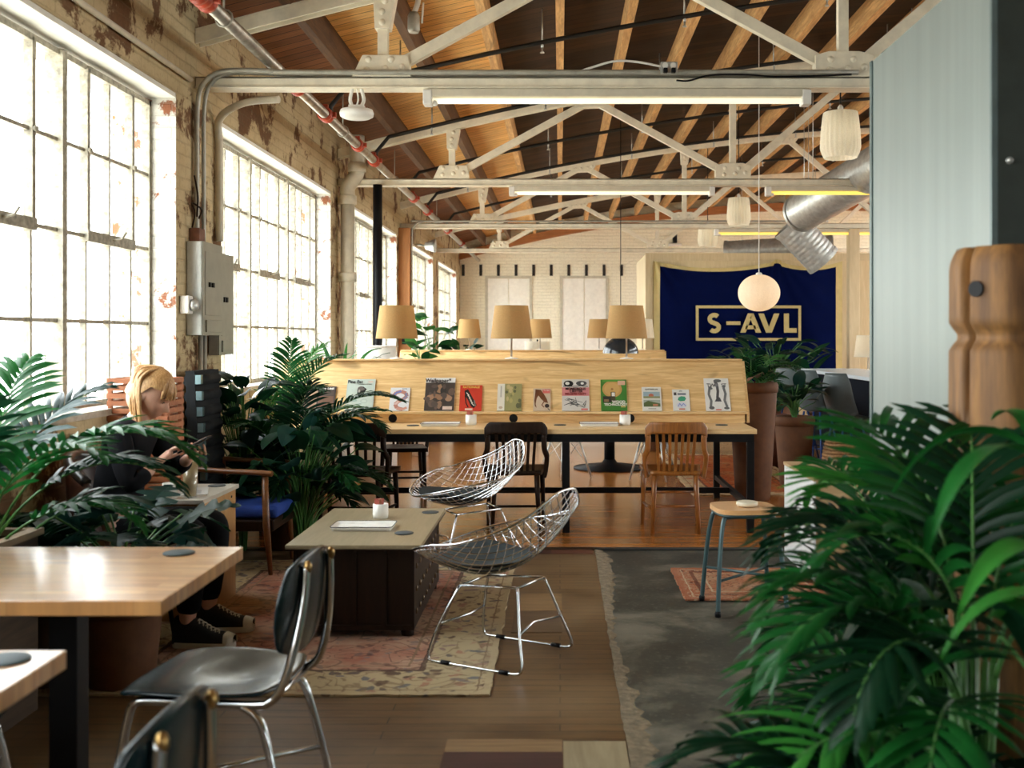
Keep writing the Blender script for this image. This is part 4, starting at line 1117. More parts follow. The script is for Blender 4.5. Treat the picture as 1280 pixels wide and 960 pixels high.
rug('kilim_rug', 'small rust-red kilim on the concrete floor beneath the teal-legged stool', .69, 5.95, 1.5, 6.76,
    dict(f1=(.33, .11, .055), f2=(.38, .17, .09), f3=(.42, .25, .15), m1=(.10, .03, .02), m2=(.40, .27, .15), b=(.34, .12, .06), b2=(.5, .40, .26), w=(.38, .2, .12)), 1.8, bw=.12)
rug('orange_rug', 'orange-red rug on the varnished floor beyond the right end of the reading desk', 1.22, 9.9, 2.4, 13.4,
    dict(f1=(.42, .08, .025), f2=(.46, .12, .035), f3=(.46, .2, .07), m1=(.12, .03, .02), m2=(.5, .3, .14), b=(.50, .36, .2), b2=(.2, .08, .04), w=(.42, .14, .06)), .9, bw=.2)
# ================================================================== BUTCHER-BLOCK CAFE TABLES
def cafe_table(loc, label, dims):
    e = thing('cafe_table', label, 'table', loc, 0, 'butcher-block cafe tables')
    w, d = dims
    t = MB(); t.box(-w / 2, -d / 2, .708, w / 2, d / 2, .75); t.build('table_top', M_staves, e, bevel=.003)
    t = MB(); t.box(-.042, -.042, .012, .042, .042, .70); t.build('pedestal', M_black, e, bevel=.003)
    t = MB(); t.box(-.25, -.2, .70, .25, .2, .708); t.build('mounting_plate', M_black, e)
    t = MB(); t.box(-.28, -.035, 0, .28, .035, .014); t.box(-.035, -.28, 0, .035, .28, .014); t.build('base', M_black, e, bevel=.004)
    return e
cafe_table((-1.475, 3.245, 0), 'butcher-block cafe table on a black pedestal beside the plants, the whole corner in view', (.83, .74))
cafe_table((-1.52, 2.05, 0), 'butcher-block cafe table cut by the lower left edge of the picture', (.83, .74))
M_teal = mat('slate_teal_coaster', (.045, .075, .085), .55, var=.1)
coaster((-1.235, 3.50, .75), 'slate-blue coaster on the far corner of the whole cafe table', .05, M_teal)
coaster((-1.20, 2.34, .75), 'slate-blue coaster on the cafe table cut by the picture edge', .05, M_teal)

# ================================================================== SCHOOL CHAIRS
def school_chair(name, label, loc, rz):
    """faces +x"""
    e = thing(name, label, 'chair', loc, rz, 'school chairs with chrome frames')
    t = MB(); n = 16
    def seat(u, v):
        a, b = u * 2 - 1, v * 2 - 1
        # squircle mapping for rounded corners
        x = a * math.sqrt(1 - .24 * b * b) * (1 - .0 * b); y = b * math.sqrt(1 - .24 * a * a) * (1 - .08 * (a < 0) * -a)
        z = .452 - .016 * math.exp(-((x + .25) ** 2 * 4 + y * y * 3)) + .012 * max(0, -x - .55) - .03 * max(0, x - .62) + .012 * abs(y) ** 3
        return (.01 + .235 * x, y * .215 * 1.1, z)
    t.grid(seat, n, n); t.build('seat', M_blackpl, e, solid=.014, sub=1)
    t = MB()
    def back(u, v):
        a, b = u * 2 - 1, v * 2 - 1
        y = a * math.sqrt(1 - .40 * b * b); zz = b * math.sqrt(1 - .40 * a * a)
        return (-.245 - .035 * (zz + 1) / 2 + .035 * y * y - .012 * (1 - zz * zz), y * .215, .685 + zz * .150)
    t.grid(back, n, n); t.build('backrest', M_blackpl, e, solid=.014, sub=1)
    for s in (-1, 1):
        t = MB(); t.tube(crom([(-.292, s * .105, .80), (-.288, s * .12, .70), (-.272, s * .15, .58), (-.245, s * .17, .48), (-.21, s * .175, .435), (-.15, s * .172, .425), (.12, s * .165, .425), (.185, s * .165, .415), (.205, s * .17, .37), (.235, s * .19, .18), (.262, s * .205, .012)], 6), .0125, 10); t.build('side_frame', M_chrome, e)
        t = MB(); t.tube(crom([(-.13, s * .172, .42), (-.17, s * .175, .395), (-.20, s * .18, .34), (-.245, s * .195, .16), (-.275, s * .205, .012)], 6), .0125, 10); t.build('leg', M_chrome, e)
        for x in (.262, -.275):
            t = MB(); t.lathe([(.017, 0), (.018, .02), (.014, .03)], (x, s * .205, 0), 12); t.build('foot_cap', M_black, e)
        t = MB(); t.ball((-.296, s * .105, .797), .0125, 10, sc_=(1, 1, 1.6)); t.build('bolt_or_glint', mat('gold_glint', (.45, .28, .10), .3, .9), e)  # gold balls stand in for reflections on the chrome tube ends
    t = MB(); t.tube([(.238, -.192, .17), (-.243, .194, .17)], .0085, 8); t.tube([(.238, .192, .178), (-.243, -.194, .178)], .0085, 8); t.build('cross_stretcher', M_chrome, e)
    for P in ([(-.2, -.172, .424), (-.2, .172, .424)], [(.1, -.165, .42), (.1, .165, .42)]):
        t = MB(); t.tube(P, .009, 8); t.build('seat_rail', M_chrome, e)
    return e
sc1 = school_chair('school_chair', 'black school chair with chrome frame, whole seat in view, at the cafe table', (-1.00, 3.20, 0), PI - .10)
dup(sc1, (-.93, 1.86, 0), PI - .06, 'black school chair of which only the top of the back shows at the bottom edge')
dup(sc1, (-1.71, 2.73, 0), 0, 'black school chair tucked under the left side of the tables, only its chrome legs showing')

# ================================================================== LEFT CORNER: CHAIRS, SIDE TABLE
M_vinyl = mat('dark_vinyl', (.020, .017, .016), .3, var=.2, coat=.3)
M_brownv = mat('brown_vinyl', (.085, .032, .02), .35, var=.2)
e = thing('tub_chair', 'low dark vinyl tub chair with a brown back in which the woman sits', 'chair', (-2.03, 5.12, 0))
t = MB()
def tub(u, v):
    a = R(110 + 140 * u); r = .235 + .02 * v
    return (-.02 + r * math.cos(a), r * math.sin(a), .46 + .43 * v - .10 * (2 * u - 1) ** 2 * v)
t.grid(tub, 24, 8); t.build('backrest', M_brownv, e, solid=.035)
t = MB(); t.tube([tub(q / 24, 1.0) for q in range(25)], .024, 8); t.build('back_roll', M_vinyl, e)
t = MB(); t.lathe([(.20, .37), (.235, .385), (.24, .42), (.21, .44), (0, .445)], (0.02, 0, 0), 28); t.build('seat', M_vinyl, e)
for a in (45, 135, 225, 315):
    t = MB(); t.tube([(.15 * math.cos(R(a)), .15 * math.sin(R(a)), .38), (.21 * math.cos(R(a)), .21 * math.sin(R(a)), 0)], [.016, .011], 8); t.build('leg', M_black, e)

e = thing('side_table', 'plywood box side table with a pale top beside the woman', 'table', (-2.09, 5.77, 0))
ply = wood('side_table_ply', (.46, .25, .085), (.33, .16, .05), 'z', 1, .5)
t = MB()
for a in ((-.27, -.29, 0, .27, -.272, .605), (-.27, .272, 0, .27, .29, .605), (.252, -.272, 0, .27, .272, .605), (-.27, -.272, 0, -.252, .272, .605), (-.252, -.272, .02, .252, .272, .036)): t.box(*a)
t.build('box', ply, e)
t = MB(); t.box(-.285, -.305, .605, .285, .305, .628); t.build('table_top', mat('pale_laminate', (.52, .48, .40), .3, var=.08), e, bevel=.003)
t = MB()
for q in (-.21, .21): t.lathe([(.007, 0), (.007, .004), (.002, .005)], (.27, q, .57), 8, axis='x')
t.build('screws', M_black, e)
# things on it
zS = .628
def flatmag(name, label, loc, rz, w, d, th, c1, c2, cat):
    e = thing(name, label, cat, loc, rz)
    t = MB(); t.box(-w / 2, -d / 2, 0, w / 2, d / 2, th); t.build('pages', M_white, e)
    t = MB(); t.box(-w / 2, -d / 2, th, w / 2, d / 2, th + .0015); t.box(-w * .3, -d * .35, th + .0015, w * .35, d * .1, th + .002, 1); t.box(-w * .4, d * .2, th + .0015, w * .1, d * .42, th + .002, 2)
    t.build('cover', [flat(c1, .3), flat(c2, .3), flat((.5, .3, .2), .3)], e)
flatmag('magazine', 'open pale magazine lying on the plywood side table', (-1.98, 5.72, zS), .3, .22, .28, .006, (.62, .60, .56), (.35, .33, .32), 'magazine')
coaster((-1.90, 5.98, zS), 'dark coaster on the far corner of the plywood side table')
e = thing('iced_drink', 'tall tan iced drink in a clear glass on the side table by the woman', 'drink', (-1.90, 5.55, zS))
t = MB(); t.lathe([(.030, 0), (.032, .005), (.044, .205), (.0415, .205), (.030, .008), (0, .006)], n=24); t.build('glass', glassmat('drink_glass', .12), e)
t = MB(); t.lathe([(.0, .009), (.029, .009), (.040, .185), (0, .185)], n=24); t.build('drink', mat('milky_tea', (.52, .34, .15), .3, var=.05), e)
e = thing('mug', 'short white mug on the near edge of the plywood side table', 'mug', (-1.99, 5.515, zS))
t = MB(); t.lathe([(.03, 0), (.036, .004), (.039, .08), (.035, .08), (.032, .01), (0, .008)], n=24); t.build('cup', M_white, e)
t = MB(); t.tube(crom([(.036, 0, .065), (.06, 0, .06), (.062, 0, .03), (.037, 0, .02)], 5), .005, 8); t.build('handle', M_white, e)
# orange slatted lantern box standing on the side table against the wall
e = thing('slatted_lantern', 'orange slatted wooden lantern box behind the woman, on the side table', 'lantern', (-2.235, 5.83, zS))
M_or = wood('orange_slats', (.42, .15, .055), (.28, .085, .03), 'x', 1, .6, False)
for s in (-1, 1):
    for q in (-1, 1):
        t = MB(); t.box(s * .150 - .01, q * .10 - .01, 0, s * .150 + .01, q * .10 + .01, .60); t.build('corner_post', M_or, e)
for q in range(15):
    z = .02 + q * .04
    t = MB(); t.box(-.16, -.118, z, .16, -.110, z + .026); t.box(-.16, .110, z, .16, .118, z + .026); t.box(-.166, -.11, z, -.16, .11, z + .026); t.box(.16, -.11, z, .166, .11, z + .026); t.build('slat', M_or, e)
t = MB(); t.box(-.158, -.108, .585, .158, .108, .60); t.box(-.158, -.108, 0.0, .158, .108, .015); t.build('end_board', M_or, e)

# blue-seated wooden armchair with channelled back
M_armw = wood('arm_walnut', (.20, .075, .02), (.10, .035, .01), 'x', 1, .35, False)
e = thing('armchair', 'wooden armchair with a bright blue seat and a tall channelled dark back', 'armchair', (-1.99, 6.82, 0))
t = MB(); t.box(-.16, -.24, .345, .27, .24, .42); t.build('seat_cushion', mat('cobalt_wool', (.012, .06, .36), .8, var=.15, bmp=.15), e, bevel=.03, segs=4)
t = MB(); t.box(-.18, -.255, .27, .25, .255, .34); t.build('seat_frame', M_dark, e, bevel=.01)
t = MB()
t.prism([(-.205, .44), (-.24, 1.245), (-.295, 1.245), (-.265, .44)], ((0, -.235, 0), (1, 0, 0), (0, 0, 1), (0, 1, 0)), .47)
for q in range(8):
    z = .50 + q * .098
    t.tube([(-.232 - .034 * q / 7, -.23, z), (-.232 - .034 * q / 7, .23, z)], .044, 14)
t.build('backrest', mat('black_tufted_cloth', (.010, .011, .012), .8, var=.2, spec=.2), e)
for q in range(8):
    t = MB(); t.box(-.20 - .035 * q / 7, -.236, .48 + q * .098, -.165 - .035 * q / 7, -.20, .535 + q * .098)
    t.build('back_glint', mat('pale_teal_glint', (.16, .25, .27), .25, .6), e)  # pale blocks stand in for light glints on the tufted channels
for s in (-1, 1):
    t = MB(); t.tube(crom([(-.26, s * .27, .66), (-.1, s * .285, .645), (.12, s * .29, .635), (.25, s * .285, .625)], 6), .024, 10, flat=.7); t.build('arm', M_armw, e)
    t = MB(); t.tube([(.20, s * .275, .62), (.21, s * .27, .3), (.235, s * .265, 0)], [.02, .022, .013], 10); t.build('leg', M_armw, e)
    t = MB(); t.tube([(-.23, s * .275, .65), (-.2, s * .27, .3), (-.26, s * .265, 0)], [.02, .022, .013], 10); t.build('leg', M_armw, e)

# ================================================================== PERSON
def skin_mesh(verts, edges, radii, root=0, sub=2):
    me = bpy.data.meshes.new('tmp'); me.from_pydata(verts, edges, []); o = bpy.data.objects.new('tmp', me); COL.objects.link(o)
    md = o.modifiers.new('Skin', 'SKIN'); md.use_smooth_shade = True; md.branch_smoothing = .3
    for i, r in enumerate(radii):
        rr = r if isinstance(r, tuple) else (r, r); me.skin_vertices[0].data[i].radius = rr
    me.skin_vertices[0].data[root].use_root = True
    s = o.modifiers.new('Sub', 'SUBSURF'); s.levels = sub; s.render_levels = sub
    dg = bpy.context.evaluated_depsgraph_get(); ev = o.evaluated_get(dg)
    m2 = bpy.data.meshes.new_from_object(ev, depsgraph=dg)
    V = [tuple(v.co) for v in m2.vertices]; Fc = [list(p.vertices) for p in m2.polygons]
    bpy.data.objects.remove(o); bpy.data.meshes.remove(me); bpy.data.meshes.remove(m2)
    return V, Fc
def chain(mb, pts, radii, sub=2):
    V, Fc = skin_mesh(pts, [(i, i + 1) for i in range(len(pts) - 1)], radii, 0, sub); mb.add(V, Fc, 0, True)
person = thing('person', 'seated woman with blonde bob, dark clothes and sneakers, looking down at a phone', 'person', (0, 0, 0))
M_skin = mat('skin', (.66, .37, .26), .5, var=.04); M_skin.node_tree.nodes['Principled BSDF'].inputs['Subsurface Weight'].default_value = .12
M_skin.node_tree.nodes['Principled BSDF'].inputs['Subsurface Radius'].default_value = (.02, .008, .004)
M_top = mat('charcoal_knit', (.008, .008, .010), .9, var=.2, bmp=.3, bs_=220, spec=.12)
M_trs = mat('black_denim', (.006, .006, .007), .9, var=.2, bmp=.2, bs_=300, spec=.12)
sh_n, el_n, wr_n = (-2.03, 4.97, 1.0), (-1.955, 4.90, .765), (-1.875, 5.0, .86)
sh_f, el_f, wr_f = (-2.0, 5.27, 1.0), (-1.90, 5.36, .79), (-1.785, 5.20, .875)
HC = Vector((-1.945, 5.12, 1.185))       # head centre
TILT = Matrix.Rotation(R(30), 3, 'Y')    # nod forward, facing +x
body = MB()
# torso, arms, legs in one skin
V = [(-2.08, 5.12, .57), (-2.09, 5.12, .72), (-2.05, 5.12, .90), (-2.015, 5.12, 1.02), (-1.985, 5.12, 1.09), (-1.96, 5.12, 1.15),
     sh_n, el_n, wr_n, sh_f, el_f, wr_f,
     (-2.06, 5.03, .535), (-1.68, 5.00, .565), (-1.74, 5.03, .10), (-2.06, 5.21, .535), (-1.66, 5.27, .565), (-1.73, 5.30, .10)]
E = [(0, 1), (1, 2), (2, 3), (3, 4), (4, 5), (3, 6), (6, 7), (7, 8), (3, 9), (9, 10), (10, 11), (0, 12), (12, 13), (13, 14), (0, 15), (15, 16), (16, 17)]
RD = [(.13, .10), (.12, .095), (.13, .10), (.075, .07), .05, .048, .052, .038, .026, .052, .038, .026, .082, .055, .04, .082, .055, .04]
v_, f_ = skin_mesh(V, E, RD); body.add(v_, f_, 0, True)
# head with brow, eye sockets, nose, lips, chin and ears (local: +x forward, z up)
def head_pt(th, ph):
    # th: polar from top, ph: azimuth from +x
    x, y, z = math.sin(th) * math.cos(ph), math.sin(th) * math.sin(ph), math.cos(th)
    p = Vector((x * .097, y * .075, z * .118))
    fw = max(0, x)
    if z < 0: p.x += -.010 * z * fw * 2; p.y *= 1 - .30 * (-z) ** 1.5; p.x -= .018 * (-z) * max(0, -x)   # jaw narrows
    zz = p.z
    def g(y0, z0, sy, sz, h): return h * math.exp(-((p.y - y0) / sy) ** 2 - ((zz - z0) / sz) ** 2) * (fw ** .5)
    dx = g(0, -.022, .011, .022, .020) + g(0, -.034, .013, .010, .014)          # nose
    dx += g(0, .022, .05, .012, .006)                                           # brow
    for s in (-1, 1): dx += g(s * .031, .0, .017, .012, -.012) + g(s * .031, .0, .011, .008, .007) + g(s * .04, -.03, .02, .02, .004); 
    dx += g(0, -.062, .02, .006, .007) + g(0, -.074, .018, .006, .007) + g(0, -.068, .022, .003, -.004)   # lips
    dx += g(0, -.100, .022, .014, .010)                                         # chin
    p.x += dx
    return p
hd = MB(); nu, nv = 72, 60
def hp(u, v):
    return HC + TILT @ head_pt(.02 + (PI - .04) * v, -PI + 2 * PI * u)
hd.grid(hp, nu, nv)
body.add(hd.v, hd.f, 0, True)
for s in (-1, 1):      # ears
    c = HC + TILT @ Vector((-.005, s * .073, -.01))
    b0 = MB(); b0.ball((0, 0, 0), .03, 14, sc_=(.62, .28, 1.05)); body.add([c + TILT @ Vector(q) for q in b0.v], b0.f, 0, True)
# hands: palm plus five separate fingers
def hand(wr, kn, pts, palm_r=.026):
    wr, kn = Vector(wr), Vector(kn)
    chain(body, [wr, (wr + kn) / 2, kn], [(.024, .02), (palm_r + .006, .017), (palm_r + .006, .015)])
    for path, r in pts: chain(body, path, [r + .001, r, r * .92, r * .8])
# near hand taps on the screen
kn = Vector((-1.815, 5.05, .922))
hand(wr_n, kn, [([kn + Vector((-.005, .012 * k - .026, .0)), kn + Vector((.022, .013 * k - .024, .018 - .004 * abs(k - 1))), kn + Vector((.047, .014 * k - .022, .018 - .006 * k)), kn + Vector((.062 - .004 * abs(k - 1), .014 * k - .02, .004 - .006 * k))], .0085 - .0005 * k) for k in range(4)]
     + [([Vector((-1.845, 5.05, .885)), Vector((-1.82, 5.075, .893)), Vector((-1.795, 5.09, .905)), Vector((-1.778, 5.095, .918))], .0095)])
# far hand cradles the phone from below
kn2 = Vector((-1.725, 5.165, .900))
hand(wr_f, kn2, [([kn2 + Vector((-.03 + .02 * k, .0, .0)), kn2 + Vector((-.024 + .021 * k, -.028, -.006)), kn2 + Vector((-.02 + .021 * k, -.055, .004 + .008 * k)), kn2 + Vector((-.018 + .021 * k, -.078, .022 + .009 * k))], .0085 - .0004 * k) for k in range(4)]
     + [([Vector((-1.765, 5.175, .893)), Vector((-1.775, 5.162, .918)), Vector((-1.765, 5.15, .935)), Vector((-1.748, 5.137, .948))], .0095)])
bo = body.build('body', M_skin, person)
import bmesh
bm_ = bmesh.new(); bm_.from_mesh(bo.data); bmesh.ops.holes_fill(bm_, edges=[q for q in bm_.edges if q.is_boundary], sides=0); bmesh.ops.recalc_face_normals(bm_, faces=bm_.faces[:]); bm_.to_mesh(bo.data); bm_.free()
md = bo.modifiers.new('Remesh', 'REMESH'); md.mode = 'VOXEL'; md.voxel_size = .0042; md.use_smooth_shade = True
md = bo.modifiers.new('Smooth', 'SMOOTH'); md.iterations = 2; md.factor = .5
dg = bpy.context.evaluated_depsgraph_get(); _m = bpy.data.meshes.new_from_object(bo.evaluated_get(dg), depsgraph=dg)
bo.modifiers.clear(); bo.data = _m
# eyes and brows, lips
fc = MB()
for s in (-1, 1):
    P = [HC + TILT @ Vector((.0885, s * (.031 + .012 * q), .004 - .005 * q * q)) for q in (-1, -.5, 0, .5, 1)]
    fc.tube(P, .0022, 5); P = [HC + TILT @ Vector((.094 - .006 * abs(q + .5), s * (.031 + .016 * q), .025 - .004 * q * q)) for q in (-1, -.5, 0, .5, 1)]; fc.tube(P, .003, 5)
fc.build('eyelashes', mat('lash_brown', (.06, .03, .015), .7), person)
# hair: cap and locks
hr = MB()
def cap(u, v):
    ph = -PI + 2 * PI * u; th = .02 + v * (1.02 if math.cos(ph) > .45 else 1.75)
    fr = max(0, math.cos(ph))
    ap = abs(ph); lim = 1.08 + .12 * min(1, ap / 1.2) + .72 * min(1, max(0, (ap - 1.45) / .45))
    th = .02 + v * lim
    p = head_pt(th, ph); q = Vector((p.x * 1.13 + .002, p.y * 1.16, p.z * 1.12 + .004))
    return HC + TILT @ q
hr.grid(cap, 48, 20)
rh = random.Random(4)
for k in range(150):
    ph = PI * rh.uniform(-1, 1)
    if abs(ph) < 1.9: continue
    side = 1 if ph > 0 else -1
    th0 = rh.uniform(.05, .7)
    top = head_pt(th0, ph) * 1.15; mid = head_pt(1.25, ph) * 1.17
    a, b = HC + TILT @ top, HC + TILT @ mid
    lowz = HC.z - rh.uniform(.12, .165)
    c = Vector((b.x + .015 + .02 * math.cos(ph) - rh.uniform(0, .012), b.y + side * .004, (b.z + lowz) / 2)); d = Vector((c.x + .006, c.y - side * .008 + rh.uniform(-.006, .006), lowz))
    m_ = (a + b) / 2 + (TILT @ Vector((math.cos(ph) * .018, math.sin(ph) * .016, .014)))
    P = crom([a, m_, b, c, d], 5); n = len(P)
    hr.tube(P, [.011 * min(1, .35 + (i / (n - 1)) * 1.5, (1 - i / (n - 1)) * 3 + .15) for i in range(n)], 6, flat=.8)
for k in range(26):        # fringe falling over the brow
    ph = rh.uniform(-.95, .95)
    a = HC + TILT @ (head_pt(.35, ph) * 1.13); b = HC + TILT @ (head_pt(.95, ph) * 1.14); c = HC + TILT @ (head_pt(1.36 + .12 * abs(ph), ph) * 1.10 + Vector((.006, 0, 0)))
    P = crom([a, b, c], 6); n = len(P); hr.tube(P, [.009 * min(1, .5 + i / n, (1 - i / (n - 1)) * 3 + .2) for i in range(n)], 6, flat=.7)
m = bpy.data.materials.new('blonde_hair'); nt, nd, lk, b = nodes(m)
v = coords(nt, (90, 90, 12)); lk.new(ramp(nt, noise(nt, v, 2.5, 4), [(.3, (.30, .135, .045)), (.5, (.50, .27, .10)), (.7, (.72, .48, .22))]), b.inputs['Base Color']); b.inputs['Roughness'].default_value = .42
bump(nt, b, noise(nt, v, 3, 3), .5, .003)
hr.build('hair', m, person)
# knitted top with sleeves, trousers
tp = MB()
V2 = [(-2.09, 5.12, .60), (-2.10, 5.12, .74), (-2.06, 5.12, .90), (-2.022, 5.12, 1.015), (-1.995, 5.12, 1.065), sh_n, el_n, (-1.893, 4.975, .838), sh_f, el_f, (-1.81, 5.24, .858)]
E2 = [(0, 1), (1, 2), (2, 3), (3, 4), (3, 5), (5, 6), (6, 7), (3, 8), (8, 9), (9, 10)]
v_, f_ = skin_mesh(V2, E2, [(.155, .125), (.145, .12), (.15, .122), (.092, .085), .062, .066, .052, .04, .066, .052, .04]); tp.add(v_, f_, 0, True)
tp.build('knit_top', M_top, person)
tr = MB()
V3 = [(-2.08, 5.12, .575), (-2.06, 5.03, .545), (-1.68, 5.00, .565), (-1.735, 5.03, .15), (-2.06, 5.21, .545), (-1.66, 5.27, .565), (-1.73, 5.30, .15), (-2.09, 5.12, .64)]
v_, f_ = skin_mesh(V3, [(0, 1), (1, 2), (2, 3), (0, 4), (4, 5), (5, 6), (0, 7)], [(.14, .11), .095, .072, .06, .095, .072, .06, (.14, .115)]); tr.add(v_, f_, 0, True)
tr.build('trousers', M_trs, person)
# canvas sneakers
M_canvas = mat('black_canvas', (.010, .010, .011), .8, var=.2); M_sole = mat('white_rubber', (.62, .58, .48), .6, var=.06)
def sneaker(x, y, rz):
    rot = Matrix.Rotation(rz, 3, 'Z'); o0 = Vector((x, y, .010))
    def T(p): return o0 + rot @ Vector(p)
    hw = lambda t: .030 + .016 * math.sin(min(1, t * 1.05) * PI * .62 + .1) if t < .9 else (.047 - (t - .9) * .17)
    def section(t): return -.07 + .29 * t
    s = MB(); outl = []
    for q in range(21):
        t = q / 20; outl.append((section(t), hw(t) * (1 if 0 < t < 1 else .55)))
    poly = [(a, b) for a, b in outl] + [(a, -b) for a, b in outl[::-1]]
    s.prism(poly, (T((0, 0, 0)), rot @ Vector((1, 0, 0)), rot @ Vector((0, 1, 0)), Vector((0, 0, 1))), .028)
    up = MB()
    def upf(u, v):
        t = .01 + .97 * u; a = PI * v
        h = .125 if t < .30 else (.125 - (t - .30) / .35 * .062 if t < .65 else .063 - (t - .65) * .08)
        if t < .04: h *= .9
        yw = hw(t) * .94
        sq = lambda c: math.copysign(abs(c) ** .6, c)
        narrow = 1 - .18 * (1 if t < .35 else max(0, (.5 - t) / .15)) * math.sin(a) ** 2
        return T((section(t), yw * sq(math.cos(a)) * narrow, .02 + h * abs(math.sin(a)) ** .55))
    up.grid(upf, 24, 16)
    shoe = up.build('sneaker', M_canvas, person)
    s.build('sole', M_sole, shoe, bevel=.004)
    tc_ = MB()
    def tcf(u, v):
        t = .84 + .15 * u; a = PI * v; h = .063 - (t - .65) * .08
        sq = lambda c: math.copysign(abs(c) ** .6, c)
        return T((section(t) + .003, hw(t) * .98 * sq(math.cos(a)), .02 + (h + .003) * abs(math.sin(a)) ** .55))
    tc_.grid(tcf, 8, 14); tc_.build('toe_cap', M_sole, shoe)
    lc = MB()
    for q in range(6):
        t = .42 + q * .065; h = .063 - (t - .65) * .08 if t >= .65 else .125 - (t - .30) / .35 * .062
        lc.tube([T((section(t) - .008, -.022, .02 + h * .93)), T((section(t), 0, .026 + h)), T((section(t) + .008, .022, .02 + h * .93))], .003, 5)
        lc.tube([T((section(t) + .008, -.022, .02 + h * .90)), T((section(t), 0, .027 + h)), T((section(t) - .008, .022, .02 + h * .93))], .003, 5)
    lc.build('laces', M_sole, shoe)
sneaker(-1.73, 5.03, -.05); sneaker(-1.725, 5.30, .06)
# phone
e = thing('smartphone', 'dark smartphone held tilted in the woman\'s hands', 'phone', (0, 0, 0))
e.matrix_world = Matrix.Translation((-1.725, 5.10, .945)) @ Matrix.Rotation(R(-28), 4, 'Y')
t = MB(); t.box(-.08, -.04, -.0045, .08, .04, .0045); t.build('case', M_black, e, bevel=.004)
t = MB(); t.box(-.075, -.036, .0045, .075, .036, .0052); t.build('screen', mat('dim_screen', (.42, .22, .12), .15, var=.3, vs=40, emit=.25), e)
# ================================================================== PLANTS
def frond(mb, base, az, L, elev, droop, n=26, ll=.30, lw=.030, bare=.28, rnd=None, rach=.007, twist=0, mi=0, fold=.55, hang=.5):
    """arching feather frond: rachis plus paired drooping leaflets"""
    rnd = rnd or random
    K = 24; P = [Vector(base)]; el = elev; a = az
    for k in range(K):
        t = k / K
        el -= droop * (.35 + 1.3 * t) / K
        a += twist / K
        P.append(P[-1] + Vector((math.cos(el) * math.cos(a), math.cos(el) * math.sin(a), math.sin(el))) * L / K)
    mb.tube(P, [rach * (1 - .8 * k / K) for k in range(K + 1)], 5, mi=1)
    for k in range(n):
        t = bare + (1 - bare) * (k + .5) / n
        i = min(K - 1, int(t * K)); p = P[i].lerp(P[i + 1], t * K - i); T = (P[i + 1] - P[i]).normalized()
        S = T.cross(Vector((0, 0, 1)));
        if S.length < .1: S = Vector((math.sin(a), -math.cos(a), 0))
        S.normalize(); U = S.cross(T)
        s_ = (k + .5) / n
        prof = (.45 + .55 * math.sin(PI * min(1, s_ * 1.05) ** .8)) * (1 - .35 * s_)
        for s in (-1, 1):
            l = ll * prof * rnd.uniform(.88, 1.1); ang = R(62 - 34 * s_ + rnd.uniform(-6, 6))
            d = (T * math.cos(ang) + S * s * math.sin(ang) + U * (fold * .55 + rnd.uniform(-.1, .1))).normalized()
            q = [p.copy()]; dd = d.copy(); m_ = 5
            for j in range(m_):
                q.append(q[-1] + dd * l / m_); dd = (dd + Vector((0, 0, -1)) * hang * .32).normalized()
            wv = []
            for j in range(m_ + 1):
                tt = j / m_; w = lw * (.35 + 1.0 * math.sin(PI * (tt * .78 + .14))) if tt < 1 else .0
                tan = (q[min(j + 1, m_)] - q[max(j - 1, 0)]).normalized(); n_ = tan.cross(T)
                if n_.length < .05: n_ = tan.orthogonal()
                n_.normalize(); bn = n_.cross(tan).normalized()
                # blade lies roughly across the tangent/rachis plane with a shallow V fold
                side = bn
                wv.append((q[j] + side * w / 2 + n_ * w * .18, q[j], q[j] - side * w / 2 + n_ * w * .18))
            vv = [x for r3 in wv for x in r3]
            ff = []
            for j in range(m_):
                b0 = j * 3
                ff += [(b0, b0 + 1, b0 + 4, b0 + 3), (b0 + 1, b0 + 2, b0 + 5, b0 + 4)]
            mb.add(vv, ff, mi, True)
    return P
def palm(name, label, base, fronds, mats, seed, group=None, cane=None, **kw):
    """fronds: list of (azimuth deg, length, elevation deg, droop, height of origin)"""
    e = thing(name, label, 'plant', base, 0, group); rr = random.Random(seed)
    kw['lw'] = kw.get('lw', .03) * .64
    st = MB()
    for i, fr in enumerate(fronds):
        az, L, el, dr = fr[:4]; h = fr[4] if len(fr) > 4 else 0
        ox, oy = (fr[5], fr[6]) if len(fr) > 6 else (rr.uniform(-.03, .03), rr.uniform(-.03, .03))
        if h > .02: st.tube([(ox * .4, oy * .4, 0), (ox * .8, oy * .8, h * .5), (ox, oy, h)], [.013, .011, .008], 7)
        mb = MB(); k2 = dict(kw); k2.update(fr[7] if len(fr) > 7 else {})
        k2['n'] = max(9, round(L * (1 - k2.get('bare', .28)) / (.031 * (k2['lw'] / .019) ** .7)))
        frond(mb, (ox, oy, h), R(az), L, R(el), dr, rnd=rr, **k2)
        mb.build('frond', [mats[i % len(mats)], M_stem], e)
    if st.v: st.build('stem', M_stem, e)
    return e
